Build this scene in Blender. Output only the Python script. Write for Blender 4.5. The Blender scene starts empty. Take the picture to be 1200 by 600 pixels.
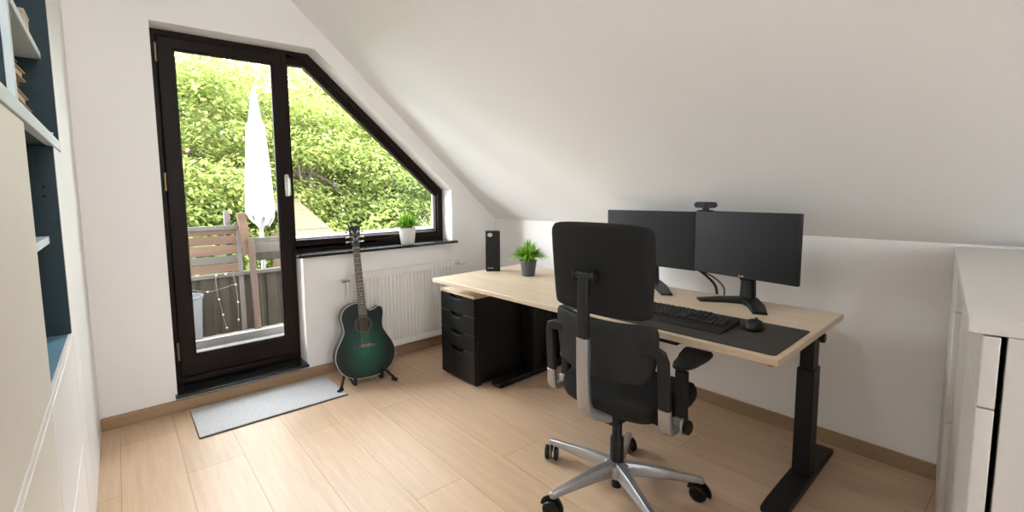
import bpy, bmesh, math, random
import numpy as np
from mathutils import Vector, Matrix, Euler
from mathutils.geometry import tessellate_polygon
random.seed(7)
PI = math.pi
scn = bpy.context.scene
COL = scn.collection

# ------------------------------------------------------------------ materials
def newmat(name):
    m = bpy.data.materials.new(name); m.use_nodes = True
    return m, m.node_tree.nodes, m.node_tree.links, m.node_tree.nodes['Principled BSDF']

def mat(name, col, rough=.5, metal=0., var=.06, scale=30., bump=0., bscale=200., stretch=(1, 1, 1), spec=.5, coat=0.):
    m, N, L, b = newmat(name)
    b.inputs['Roughness'].default_value = rough
    b.inputs['Metallic'].default_value = metal
    b.inputs['Specular IOR Level'].default_value = spec
    b.inputs['Coat Weight'].default_value = coat
    tc = N.new('ShaderNodeTexCoord'); mp = N.new('ShaderNodeMapping'); mp.inputs['Scale'].default_value = stretch
    L.new(tc.outputs['Object'], mp.inputs['Vector'])
    nz = N.new('ShaderNodeTexNoise'); nz.inputs['Scale'].default_value = scale; nz.inputs['Detail'].default_value = 3
    L.new(mp.outputs[0], nz.inputs['Vector'])
    rp = N.new('ShaderNodeValToRGB')
    lo = [max(0, c * (1 - var)) for c in col]; hi = [min(1, c * (1 + var)) for c in col]
    rp.color_ramp.elements[0].position = .3; rp.color_ramp.elements[0].color = (*lo, 1)
    rp.color_ramp.elements[1].position = .7; rp.color_ramp.elements[1].color = (*hi, 1)
    L.new(nz.outputs['Fac'], rp.inputs[0]); L.new(rp.outputs[0], b.inputs['Base Color'])
    if bump:
        n2 = N.new('ShaderNodeTexNoise'); n2.inputs['Scale'].default_value = bscale; n2.inputs['Detail'].default_value = 2
        L.new(mp.outputs[0], n2.inputs['Vector'])
        bp = N.new('ShaderNodeBump'); bp.inputs['Strength'].default_value = bump; bp.inputs['Distance'].default_value = .002
        L.new(n2.outputs['Fac'], bp.inputs['Height']); L.new(bp.outputs[0], b.inputs['Normal'])
    return m

def wood(name, c1, c2, axis=1, rough=.45, scale=18., spec=.5):
    st = [scale, scale, scale]; st[axis] = scale * .06
    m, N, L, b = newmat(name)
    b.inputs['Roughness'].default_value = rough; b.inputs['Specular IOR Level'].default_value = spec
    tc = N.new('ShaderNodeTexCoord'); mp = N.new('ShaderNodeMapping'); mp.inputs['Scale'].default_value = st
    L.new(tc.outputs['Object'], mp.inputs['Vector'])
    nz = N.new('ShaderNodeTexNoise'); nz.inputs['Scale'].default_value = 1.6; nz.inputs['Detail'].default_value = 6; nz.inputs['Roughness'].default_value = .62
    nz.inputs['Distortion'].default_value = .5
    L.new(mp.outputs[0], nz.inputs['Vector'])
    rp = N.new('ShaderNodeValToRGB')
    rp.color_ramp.elements[0].position = .33; rp.color_ramp.elements[0].color = (*c1, 1)
    rp.color_ramp.elements[1].position = .66; rp.color_ramp.elements[1].color = (*c2, 1)
    L.new(nz.outputs['Fac'], rp.inputs[0]); L.new(rp.outputs[0], b.inputs['Base Color'])
    return m

def floor_mat():
    m, N, L, b = newmat('oak_laminate')
    b.inputs['Roughness'].default_value = .42
    b.inputs['Specular IOR Level'].default_value = .45
    tc = N.new('ShaderNodeTexCoord')
    sp = N.new('ShaderNodeSeparateXYZ'); L.new(tc.outputs['Object'], sp.inputs[0])
    ax = N.new('ShaderNodeMath'); ax.operation = 'ADD'; ax.inputs[1].default_value = 3.715 - .49
    L.new(sp.outputs['X'], ax.inputs[0])
    ay = N.new('ShaderNodeMath'); ay.operation = 'ADD'; ay.inputs[1].default_value = 10.
    L.new(sp.outputs['Y'], ay.inputs[0])
    cb = N.new('ShaderNodeCombineXYZ'); L.new(ay.outputs[0], cb.inputs['X']); L.new(ax.outputs[0], cb.inputs['Y'])
    br = N.new('ShaderNodeTexBrick'); br.offset = .37; br.offset_frequency = 2
    br.inputs['Scale'].default_value = 1; br.inputs['Brick Width'].default_value = 1.28; br.inputs['Row Height'].default_value = .243
    br.inputs['Mortar Size'].default_value = .0016; br.inputs['Mortar Smooth'].default_value = .3
    br.inputs['Color1'].default_value = (.55, .39, .26, 1); br.inputs['Color2'].default_value = (.62, .45, .31, 1)
    br.inputs['Mortar'].default_value = (.36, .225, .125, 1)
    L.new(cb.outputs[0], br.inputs['Vector'])
    mp = N.new('ShaderNodeMapping'); mp.inputs['Scale'].default_value = (16, 1.1, 16); L.new(tc.outputs['Object'], mp.inputs['Vector'])
    nz = N.new('ShaderNodeTexNoise'); nz.inputs['Scale'].default_value = 2.2; nz.inputs['Detail'].default_value = 7; nz.inputs['Roughness'].default_value = .65; nz.inputs['Distortion'].default_value = .8
    L.new(mp.outputs[0], nz.inputs['Vector'])
    rp = N.new('ShaderNodeValToRGB'); rp.color_ramp.elements[0].position = .28; rp.color_ramp.elements[0].color = (.85, .825, .80, 1)
    rp.color_ramp.elements[1].position = .7; rp.color_ramp.elements[1].color = (1.06, 1.055, 1.05, 1)
    L.new(nz.outputs['Fac'], rp.inputs[0])
    mx = N.new('ShaderNodeMix'); mx.data_type = 'RGBA'; mx.blend_type = 'MULTIPLY'; mx.inputs['Factor'].default_value = 1
    L.new(br.outputs['Color'], mx.inputs['A']); L.new(rp.outputs[0], mx.inputs['B']); L.new(mx.outputs['Result'], b.inputs['Base Color'])
    bp = N.new('ShaderNodeBump'); bp.inputs['Strength'].default_value = .25; bp.inputs['Distance'].default_value = .001
    inv = N.new('ShaderNodeMath'); inv.operation = 'SUBTRACT'; inv.inputs[0].default_value = 1; L.new(br.outputs['Fac'], inv.inputs[1])
    L.new(inv.outputs[0], bp.inputs['Height']); L.new(bp.outputs[0], b.inputs['Normal'])
    return m

def glass_mat(name, refl=.06):
    m, N, L, b = newmat(name); N.remove(b)
    tr = N.new('ShaderNodeBsdfTransparent'); tr.inputs[0].default_value = (.97, .985, .975, 1)
    gl = N.new('ShaderNodeBsdfGlossy'); gl.inputs['Roughness'].default_value = .01
    fr = N.new('ShaderNodeFresnel'); fr.inputs['IOR'].default_value = 1.16
    mx = N.new('ShaderNodeMixShader'); L.new(fr.outputs[0], mx.inputs[0]); L.new(tr.outputs[0], mx.inputs[1]); L.new(gl.outputs[0], mx.inputs[2])
    L.new(mx.outputs[0], N['Material Output'].inputs['Surface'])
    return m

def leaf_mat(name, stops, trans=.45, emis=0):
    m, N, L, b = newmat(name); N.remove(b)
    ge = N.new('ShaderNodeNewGeometry'); rp = N.new('ShaderNodeValToRGB')
    cr = rp.color_ramp
    cr.elements[0].position = 0; cr.elements[0].color = (*stops[0], 1)
    cr.elements[1].position = 1; cr.elements[1].color = (*stops[-1], 1)
    for i, s in enumerate(stops[1:-1]):
        e = cr.elements.new((i + 1) / (len(stops) - 1)); e.color = (*s, 1)
    L.new(ge.outputs['Random Per Island'], rp.inputs[0])
    d = N.new('ShaderNodeBsdfDiffuse'); t = N.new('ShaderNodeBsdfTranslucent'); mx = N.new('ShaderNodeMixShader'); mx.inputs[0].default_value = trans
    L.new(rp.outputs[0], d.inputs[0]); L.new(rp.outputs[0], t.inputs[0]); L.new(d.outputs[0], mx.inputs[1]); L.new(t.outputs[0], mx.inputs[2])
    L.new(mx.outputs[0], N['Material Output'].inputs['Surface'])
    return m

def sunburst_mat():
    m, N, L, b = newmat('green_sunburst_lacquer')
    b.inputs['Roughness'].default_value = .38; b.inputs['Specular IOR Level'].default_value = .3
    tc = N.new('ShaderNodeTexCoord'); mp = N.new('ShaderNodeMapping')
    mp.inputs['Location'].default_value = (0, 0, -.19 * 4.1); mp.inputs['Scale'].default_value = (5.6, 0, 4.1)
    L.new(tc.outputs['Object'], mp.inputs['Vector'])
    ln = N.new('ShaderNodeVectorMath'); ln.operation = 'LENGTH'; L.new(mp.outputs[0], ln.inputs[0])
    nz = N.new('ShaderNodeTexNoise'); nz.inputs['Scale'].default_value = 1
    m2 = N.new('ShaderNodeMapping'); m2.inputs['Scale'].default_value = (90, 1, 4); L.new(tc.outputs['Object'], m2.inputs['Vector']); L.new(m2.outputs[0], nz.inputs['Vector'])
    ad = N.new('ShaderNodeMath'); ad.operation = 'MULTIPLY_ADD'; ad.inputs[1].default_value = .22; L.new(nz.outputs['Fac'], ad.inputs[0]); L.new(ln.outputs['Value'], ad.inputs[2])
    rp = N.new('ShaderNodeValToRGB'); cr = rp.color_ramp
    cr.elements[0].position = .1; cr.elements[0].color = (.014, .13, .085, 1)
    cr.elements[1].position = 1.0; cr.elements[1].color = (.004, .010, .009, 1)
    e = cr.elements.new(.55); e.color = (.008, .06, .042, 1)
    L.new(ad.outputs[0], rp.inputs[0]); L.new(rp.outputs[0], b.inputs['Base Color'])
    return m

def emit_mat(name, col, s):
    m, N, L, b = newmat(name)
    b.inputs['Emission Color'].default_value = (*col, 1); b.inputs['Emission Strength'].default_value = s
    b.inputs['Base Color'].default_value = (.8, .8, .8, 1)
    return m

M = {}
M['wall'] = mat('white_wall_paint', (.86, .843, .832), .85, var=.012, scale=3, bump=.12, bscale=260)
M['ceil'] = mat('white_slope_paint', (.885, .868, .862), .85, var=.012, scale=2.5, bump=.12, bscale=240)
M['floor'] = floor_mat()
M['base'] = wood('oak_baseboard_gable', (.29, .185, .1), (.38, .25, .145), 0, .5)
M['base_y'] = wood('oak_baseboard_side', (.29, .185, .1), (.38, .25, .145), 1, .5)
M['frame'] = wood('dark_brown_window_wood', (.010, .0055, .0045), (.017, .0095, .0075), 2, .45, spec=.15)
M['frame_x'] = wood('dark_brown_window_wood_flat', (.010, .0055, .0045), (.017, .0095, .0075), 0, .45, spec=.15)
M['stone'] = mat('black_polished_stone', (.018, .019, .02), .22, var=.4, scale=90)
M['glass'] = glass_mat('window_glass')
M['brass'] = mat('aged_brass', (.28, .2, .11), .4, 1.)
M['nickel'] = mat('brushed_nickel', (.62, .6, .56), .35, 1.)
M['cream'] = mat('cream_lacquer', (.76, .725, .67), .5, var=.01, scale=4)
M['white'] = mat('white_lacquer', (.80, .79, .775), .45, var=.01, scale=4)
M['dresser'] = mat('warm_white_dresser_lacquer', (.60, .575, .55), .5, var=.01, scale=4, spec=.3)
M['teal'] = mat('dark_teal_paint', (.020, .042, .055), .7, var=.15, scale=20)
M['teal_lit'] = mat('lit_teal_paint', (.11, .25, .33), .5, var=.08, scale=20)  # the teal paint again, lightened as if lit, for the niche floor
M['shelf'] = mat('pale_blue_white_shelf', (.62, .70, .73), .5, var=.03, scale=10)
M['desk'] = wood('maple_desk_top', (.58, .455, .32), (.67, .54, .40), 1, .42, 16)
M['desk_edge'] = wood('maple_board_cross', (.58, .455, .32), (.67, .54, .40), 0, .45, 16)
M['black_metal'] = mat('black_powder_coat', (.006, .006, .0065), .5, spec=.35, var=.15, scale=60)
M['black_board'] = mat('black_brown_board', (.006, .0055, .0055), .42, spec=.35, var=.2, scale=8, stretch=(8, 8, .6))
M['black_void'] = mat('black_gap_shade', (.004, .004, .004), .9)  # black stands in for the shade inside gaps and holes
M['black_fab'] = mat('black_upholstery', (.014, .0135, .013), .9, spec=.25, var=.2, scale=300, bump=.35, bscale=900)
M['grey_fab'] = mat('charcoal_back_shell', (.017, .0175, .019), .6, spec=.3, var=.1, scale=200, bump=.15, bscale=700)
M['black_pl'] = mat('black_plastic', (.007, .007, .0075), .42, spec=.35, var=.1, scale=60)
M['black_soft'] = mat('soft_black_plastic', (.010, .010, .0105), .55, spec=.35, var=.1, scale=60)
M['silver'] = mat('silver_cast_aluminium', (.40, .40, .41), .36, .8, var=.05, scale=40)
M['key'] = mat('keycap_plastic', (.022, .022, .023), .4, var=.1, scale=60)
M['screen'] = mat('dark_matte_screen', (.006, .0065, .007), .38, spec=.35, var=.02, scale=5)
M['felt'] = mat('anthracite_felt', (.060, .053, .049), .95, spec=.2, var=.45, scale=420, bump=.4, bscale=700)
M['rug'] = mat('light_grey_mat', (.47, .47, .48), .95, var=.25, scale=170, bump=.6, bscale=420)
M['rug_edge'] = mat('dark_mat_edge', (.09, .085, .08), .9)
M['pot_grey'] = mat('dark_grey_pot', (.075, .08, .085), .7, var=.1, scale=50)
M['pot_white'] = mat('white_ceramic_pot', (.80, .79, .77), .3, var=.02, scale=20)
M['soil'] = mat('potting_soil', (.03, .02, .012), .95, var=.4, scale=200)
M['grass'] = leaf_mat('grass_leaf', [(.05, .16, .015), (.13, .32, .025), (.26, .50, .06), (.42, .62, .13)], .4)
M['rad'] = mat('white_radiator_enamel', (.80, .775, .745), .35, var=.01, scale=5)
M['leaf'] = leaf_mat('tree_leaf', [(0.121, 0.169, 0.048), (0.189, 0.242, 0.065), (0.274, 0.310, 0.088), (0.370, 0.370, 0.146)], .5)
M['leaf_d'] = leaf_mat('tree_leaf_deep', [(0.102, 0.158, 0.051), (0.172, 0.236, 0.073), (0.257, 0.309, 0.102), (0.360, 0.370, 0.155)], .5)
M['bark'] = mat('bark', (.10, .075, .05), .9, var=.3, scale=8)
M['fence'] = wood('weathered_pink_brown_wood', (.058, .034, .023), (.105, .064, .044), 0, .8, 10, .2)
M['fence_v'] = wood('weathered_brown_post', (.042, .022, .015), (.07, .040, .028), 2, .75, 10)
M['grey_wood'] = wood('weathered_grey_wood', (.034, .029, .024), (.06, .052, .042), 0, .8, 10)
M['grey_wood_v'] = wood('weathered_grey_post', (.065, .056, .047), (.10, .085, .072), 2, .8, 10)
M['panel'] = mat('grey_brown_balcony_panel', (.026, .021, .015), .75, spec=.2, var=.25, scale=4, stretch=(6, 6, .8))
M['deck'] = wood('weathered_deck_boards', (.14, .115, .09), (.2, .165, .13), 1, .8, 9)
M['concrete'] = mat('pale_concrete', (.08, .07, .063), .8, var=.1, scale=14)
M['zinc'] = mat('pale_zinc_sheet', (.18, .172, .168), .5, var=.04, scale=14)
M['canvas'] = mat('white_parasol_canvas', (.48, .47, .465), .85, var=.02, scale=30)
M['tub'] = mat('pale_grey_plastic_tub', (.085, .088, .09), .5, var=.04, scale=10)
M['wire'] = mat('clear_light_wire', (.12, .11, .095), .4)
M['bulb'] = mat('clear_bulb', (.2, .19, .16), .2)
M['roof'] = wood('tan_roof_boards', (.05, .036, .013), (.072, .054, .022), 0, .8, 7)  # yellowish tan boards with grain
M['lawn'] = mat('garden_grass', (.08, .14, .03), .95, var=.4, scale=5)
M['string'] = mat('steel_string', (.5, .48, .44), .3, 1.)
M['fretb'] = wood('rosewood_fingerboard', (.05, .028, .02), (.10, .058, .042), 2, .45, 40)
M['fret'] = mat('fret_wire', (.6, .58, .52), .3, 1.)
M['inlay'] = mat('pale_inlay', (.42, .44, .42), .4)
M['sunburst'] = sunburst_mat()
M['gblack'] = mat('dark_green_black_gloss', (.006, .014, .012), .35, spec=.3)
M['binding'] = mat('cream_binding', (.55, .52, .43), .4)
M['ghead'] = mat('black_headstock_face', (.008, .012, .012), .3)
M['rosette'] = mat('muted_green_rosette', (.03, .065, .05), .4)
M['holedark'] = mat('brown_guitar_inside', (.05, .03, .02), .9)
M['paper'] = mat('tan_book_cover', (.36, .25, .15), .8, var=.2, scale=30)
M['paper2'] = mat('brown_book_cover', (.22, .13, .07), .8, var=.2, scale=30)
M['page'] = mat('book_page_block', (.66, .58, .45), .9, var=.06, scale=80)
M['card'] = mat('beige_card', (.55, .47, .38), .8, var=.05, scale=30)
M['mark'] = mat('pale_grey_print', (.55, .55, .55), .5)
M['lampfill'] = emit_mat('fill_lamp_glow', (1, .985, .97), 10.0)  # glow of the added fill lamp

# ------------------------------------------------------------------ mesh builder
class MB:
    def __init__(s): s.v = []; s.f = []; s.m = []
    def add(s, vs, fs, mi=0, T=None):
        o = len(s.v)
        s.v += [tuple(T @ Vector(p)) if T is not None else tuple(p) for p in vs]
        s.f += [[o + i for i in f] for f in fs]; s.m += [mi] * len(fs)
        return s
    def box(s, c, d, mi=0, T=None):
        x, y, z = c; a, b, e = d[0] / 2, d[1] / 2, d[2] / 2
        vs = [(x + i * a, y + j * b, z + k * e) for k in (-1, 1) for j in (-1, 1) for i in (-1, 1)]
        return s.add(vs, [(0, 2, 3, 1), (4, 5, 7, 6), (0, 1, 5, 4), (2, 6, 7, 3), (0, 4, 6, 2), (1, 3, 7, 5)], mi, T)
    def bb(s, a, b, mi=0, T=None):
        return s.box([(p + q) / 2 for p, q in zip(a, b)], [abs(q - p) for p, q in zip(a, b)], mi, T)
    def prism(s, pts, a, b, axis=1, holes=(), mi=0, T=None):
        """2-D polygon (with holes) extruded along axis from a to b."""
        def P(p, h):
            if axis == 1: return (p[0], h, p[1])
            if axis == 0: return (h, p[0], p[1])
            return (p[0], p[1], h)
        loops = [list(pts)] + [list(h) for h in holes]
        flat = [p for l in loops for p in l]; n = len(flat)
        tri = tessellate_polygon([[Vector((p[0], p[1], 0)) for p in l] for l in loops])
        vs = [P(p, a) for p in flat] + [P(p, b) for p in flat]
        fs = []
        if len(loops) == 1:
            fs.append(list(range(n))); fs.append([n + i for i in reversed(range(n))])
        else:
            for t in tri: fs.append([t[0], t[1], t[2]]); fs.append([n + t[2], n + t[1], n + t[0]])
        o = 0
        for l in loops:
            k = len(l)
            for i in range(k):
                j = (i + 1) % k; fs.append([o + i, o + j, n + o + j, n + o + i])
            o += k
        return s.add(vs, fs, mi, T)
    def lathe(s, prof, n=24, mi=0, T=None, c=(0, 0, 0)):
        vs = []; fs = []; k = len(prof)
        for i in range(n):
            a = 2 * PI * i / n
            for r, z in prof: vs.append((c[0] + r * math.cos(a), c[1] + r * math.sin(a), c[2] + z))
        for i in range(n):
            j = (i + 1) % n
            for q in range(k - 1): fs.append([i * k + q, j * k + q, j * k + q + 1, i * k + q + 1])
        if prof[0][0] > 1e-6: fs.append([i * k for i in reversed(range(n))])
        if prof[-1][0] > 1e-6: fs.append([i * k + k - 1 for i in range(n)])
        return s.add(vs, fs, mi, T)
    def cyl(s, a, b, r, n=16, mi=0, T=None, r2=None):
        return s.tube([a, b], [r, r if r2 is None else r2], n, mi, T)
    def tube(s, path, r, n=10, mi=0, T=None):
        rr = r if isinstance(r, (list, tuple)) else [r] * len(path)
        prof = [(math.cos(2 * PI * i / n), math.sin(2 * PI * i / n)) for i in range(n)]
        return s.sweep(path, [[(p[0] * q, p[1] * q) for p in prof] for q in rr], mi, T)
    def sweep(s, path, profs, mi=0, T=None, up=None):
        P = [Vector(p) for p in path]; k = len(P)
        if not isinstance(profs[0][0], (list, tuple)): profs = [profs] * k
        vs = []; fs = []; n = len(profs[0]); prev = None
        for i in range(k):
            t = ((P[i + 1] - P[i]).normalized() if i < k - 1 else Vector((0, 0, 0))) + ((P[i] - P[i - 1]).normalized() if i else Vector((0, 0, 0)))
            t = t.normalized()
            if up is not None: u = Vector(up)
            elif prev is None: u = Vector((0, 0, 1)) if abs(t.z) < .9 else Vector((1, 0, 0))
            else: u = prev
            a = (u - t * u.dot(t)).normalized(); b = t.cross(a); prev = a
            for x, y in profs[i]: vs.append(tuple(P[i] + b * x + a * y))
        for i in range(k - 1):
            for j in range(n):
                j2 = (j + 1) % n; fs.append([i * n + j, i * n + j2, (i + 1) * n + j2, (i + 1) * n + j])
        fs.append([j for j in reversed(range(n))]); fs.append([(k - 1) * n + j for j in range(n)])
        return s.add(vs, fs, mi, T)
    def pad(s, outline, rings, deform=None, mi=0, T=None):
        """cushion: rings = [(inset scale, height)...] from the bottom centre to the top centre."""
        n = len(outline); cx = sum(p[0] for p in outline) / n; cy = sum(p[1] for p in outline) / n
        vs = []; fs = []
        for sc, h in rings:
            for p in outline: vs.append((cx + (p[0] - cx) * sc, cy + (p[1] - cy) * sc, h))
        k = len(rings)
        for q in range(k - 1):
            for i in range(n):
                j = (i + 1) % n; fs.append([q * n + i, q * n + j, (q + 1) * n + j, (q + 1) * n + i])
        b = len(vs); vs.append((cx, cy, rings[0][1])); vs.append((cx, cy, rings[-1][1]))
        for i in range(n):
            j = (i + 1) % n; fs.append([b, j, i]); fs.append([b + 1, (k - 1) * n + i, (k - 1) * n + j])
        if deform: vs = [deform(*p) for p in vs]
        return s.add(vs, fs, mi, T)
    def sphere(s, c, r, n=12, mi=0, T=None, sq=1.):
        prof = [(r * math.sin(PI * i / n), -r * sq * math.cos(PI * i / n)) for i in range(n + 1)]
        prof[0] = (0, -r * sq); prof[-1] = (0, r * sq)
        return s.lathe(prof, n * 2, mi, T, c)
    def build(s, name, mats, parent=None, loc=None, bevel=0, seg=2, smooth=35, rot=None):
        me = bpy.data.meshes.new(name)
        me.from_pydata(s.v, [], s.f)
        mats = mats if isinstance(mats, (list, tuple)) else [mats]
        for m in mats: me.materials.append(M[m] if isinstance(m, str) else m)
        if len(mats) > 1: me.polygons.foreach_set('material_index', s.m)
        bm = bmesh.new(); bm.from_mesh(me)
        bmesh.ops.remove_doubles(bm, verts=bm.verts, dist=1e-6)
        bmesh.ops.recalc_face_normals(bm, faces=bm.faces); bm.to_mesh(me); bm.free()
        me.update()
        if smooth:
            me.polygons.foreach_set('use_smooth', [True] * len(me.polygons)); me.set_sharp_from_angle(angle=math.radians(smooth))
        o = bpy.data.objects.new(name, me); COL.objects.link(o)
        if parent is not None: o.parent = parent
        if loc is not None: o.location = loc
        if rot is not None: o.rotation_euler = rot
        if bevel:
            b = o.modifiers.new('bevel', 'BEVEL'); b.width = bevel; b.segments = seg; b.limit_method = 'ANGLE'; b.angle_limit = math.radians(40); b.harden_normals = False
        return o

def thing(name, label, cat, loc=(0, 0, 0), rot=(0, 0, 0), group=None):
    o = bpy.data.objects.new(name, None); COL.objects.link(o); o.location = loc; o.rotation_euler = rot; o.empty_display_size = .1
    o['label'] = label; o['category'] = cat
    if group: o['group'] = group
    return o
def tag(o, label, cat, group=None):
    o['label'] = label; o['category'] = cat
    if group: o['group'] = group
    return o
def struct(o, label=None):
    o['kind'] = 'structure'
    if label: o['label'] = label
    return o
def rrect(w, h, r, n=6, cx=0, cy=0):
    out = []
    for sx, sy, a0 in ((1, 1, 0), (-1, 1, 90), (-1, -1, 180), (1, -1, 270)):
        for i in range(n + 1):
            a = math.radians(a0 + 90 * i / n); out.append((cx + sx * (w / 2 - r) + r * math.cos(a), cy + sy * (h / 2 - r) + r * math.sin(a)))
    return out
def flat(w, h, r=.3, n=3): return rrect(w, h, min(w, h) * r, n)
def catmull(pts, k=5, closed=True):
    n = len(pts); out = []
    for i in range(n if closed else n - 1):
        g = lambda q: Vector(pts[q % n] if closed else pts[max(0, min(n - 1, q))])
        p0, p1, p2, p3 = g(i - 1), g(i), g(i + 1), g(i + 2)
        for j in range(k):
            t = j / k
            out.append(tuple(.5 * ((2 * p1) + (p2 - p0) * t + (2 * p0 - 5 * p1 + 4 * p2 - p3) * t * t + (3 * p1 - p0 - 3 * p2 + p3) * t ** 3)))
    if not closed: out.append(tuple(pts[-1]))
    return out
def copy_tree(o, parent=None):
    c = o.copy(); COL.objects.link(c)
    if parent is not None: c.parent = parent
    for ch in list(o.children): copy_tree(ch, c)
    return c

# ------------------------------------------------------------------ room constants (metres)
LX, DY, KX = -.147, 3.059, 2.724          # cupboard face, gable wall face, knee wall face
HK = 1.017; SL = .8566                    # knee wall height, ceiling slope
CZ = 2.78; TX = KX - (CZ - HK) / SL       # flat ceiling
BY = -2.6                                 # wall behind the camera
F = DY + .134                             # face of the window frame
WX0, WX1, DX1, XM = .214, 2.2405, .985, 1.131
ZT, ZR, ZS, ZD = 2.2257, 1.2801, .856, .085
WALL_B = -.62

def slope_z(x): return HK + (KX - x) * SL

# ------------------------------------------------------------------ setting
struct(MB().bb((WALL_B, BY, -.12), (KX + .2, DY + .30, 0)).build('floor', 'floor', smooth=0))
outer = [(WALL_B, 0), (KX + .1, 0), (KX + .1, HK), (KX, HK), (TX, CZ), (WALL_B, CZ)]
hole = [(WX0, ZD), (DX1, ZD), (DX1, ZS), (WX1, ZS), (WX1, ZR), (XM, ZT), (WX0, ZT)]
struct(MB().prism(outer, DY, DY + .30, 1, [hole]).build('wall_gable', 'wall', smooth=0))
struct(MB().bb((KX, BY, 0), (KX + .1, DY, HK)).build('wall_knee', 'wall', smooth=0))
sl = [(KX + .2, HK - .2 * SL), (TX, CZ), (WALL_B, CZ), (WALL_B, CZ + .15), (TX + .05, CZ + .15), (KX + .2, HK + .12 - .2 * SL + .05)]
sl = [(KX, HK), (TX, CZ), (WALL_B, CZ), (WALL_B, CZ + .15), (TX + .06, CZ + .15), (KX + .1, HK + .07)]
struct(MB().prism(sl, BY, DY + .3, 1).build('ceiling', 'ceil', smooth=0))
struct(MB().bb((WALL_B, BY, 0), (-.53, DY, CZ)).build('wall_left', 'wall', smooth=0))
struct(MB().bb((-.53, 2.225, 0), (LX, DY, CZ)).build('trim_1', 'white', smooth=0, bevel=.006), 'white filler strip between the built-in cupboard and the gable wall')
# wall behind the camera with an added window that lets in fill light
bo = [(-.62, 0), (KX + .1, 0), (KX + .1, HK), (KX, HK), (TX, CZ), (-.62, CZ)]
bh = [(-.4, .9), (.7, .9), (.7, 2.2), (-.4, 2.2)]
struct(MB().prism(bo, BY - .25, BY, 1, [bh]).build('wall_back', 'wall', smooth=0))
w2 = thing('added_window', 'added unseen window behind the viewer for fill light', 'window'); w2['kind'] = 'structure'
cx_, cz_ = .6, 1.3
bi = [(p[0] + (.07 if p[0] < 0 else -.07), p[1] + (.07 if p[1] < 1.2 else -.07)) for p in bh]
MB().prism(bh, BY - .14, BY - .07, 1, [bi]).build('window_frame', 'frame_x', w2)
MB().prism(bi, BY - .11, BY - .105, 1).build('pane', 'glass', w2, smooth=0)

# baseboards
hb, tb = .069, .016
struct(MB().bb((LX, DY - tb, 0), (KX, DY, hb)).build('baseboard_gable', 'base', bevel=.003))
struct(MB().bb((KX - tb, BY, 0), (KX, DY - tb, hb)).build('baseboard_knee', 'base_y', bevel=.003))

# door sill stone and window sill
struct(MB().bb((WX0 - .012, DY - .035, .085), (DX1, DY + .2, .103)).build('trim_2', 'stone', bevel=.003), 'black stone threshold of the balcony door')
struct(MB().bb((DX1 - .045, DY - .045, .838), (2.268, DY, .858)).bb((DX1, DY, .838), (WX1, DY + .16, .858)).build('trim_3', 'stone', bevel=.002), 'black stone window sill above the radiator')

# ---- balcony door (setting)
door = thing('door_1', 'dark brown wooden balcony door with full glass pane', 'door'); door['kind'] = 'structure'
x0, x1 = WX0, DX1 - .002
# outer frame jambs
fo = [(x0, .103), (x1, .103), (x1, ZT), (x0, ZT)]
fi = [(x0 + .035, .15), (x1 - .03, .15), (x1 - .03, ZT - .035), (x0 + .035, ZT - .035)]
MB().prism(fo, F, F + .08, 1, [fi]).build('door_frame', 'frame', door, bevel=.004)
g0, g1, gz0, gz1 = .333, .888, .277, 2.124
lo = [(x0 + .037, .152), (x1 - .032, .152), (x1 - .032, ZT - .037), (x0 + .037, ZT - .037)]
li = [(g0, gz0), (g1, gz0), (g1, gz1), (g0, gz1)]
leaf = MB().prism(lo, F - .012, F + .055, 1, [li]).build('door_leaf', 'frame', door, bevel=.006)
lb = [(g0 - .004, gz0 - .004), (g1 + .004, gz0 - .004), (g1 + .004, gz1 + .004), (g0 - .004, gz1 + .004)]
lb2 = [(g0 + .008, gz0 + .008), (g1 - .008, gz0 + .008), (g1 - .008, gz1 - .008), (g0 + .008, gz1 - .008)]
MB().prism(lb, F + .0, F + .02, 1, [lb2]).build('glazing_bead', 'frame', leaf)
MB().prism(li, F + .026, F + .031, 1).build('pane', 'glass', leaf, smooth=0)
MB().bb((x0 + .05, F - .02, .115), (x1 - .05, F + .03, .15)).build('weather_bar', 'frame_x', door, bevel=.004)
# handle
hd = MB(); hd.prism(rrect(.03, .15, .012, cx=.942, cy=1.325), F - .02, F - .012, 1)
hd.cyl((.942, F - .012, 1.36), (.942, F - .06, 1.36), .009)
hd.sweep([(.942, F - .058, 1.372), (.944, F - .06, 1.33), (.945, F - .055, 1.255)], flat(.024, .014, .45))
hd.build('handle', 'nickel', door, bevel=.002)
for z in (2.09, 1.35, .32):
    h = MB(); h.cyl((x0 + .03, F - .016, z - .045), (x0 + .03, F - .016, z + .045), .008); h.sphere((x0 + .03, F - .016, z + .048), .009, 6); h.sphere((x0 + .03, F - .016, z - .048), .009, 6)
    h.build('hinge', 'brass', door)

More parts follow.
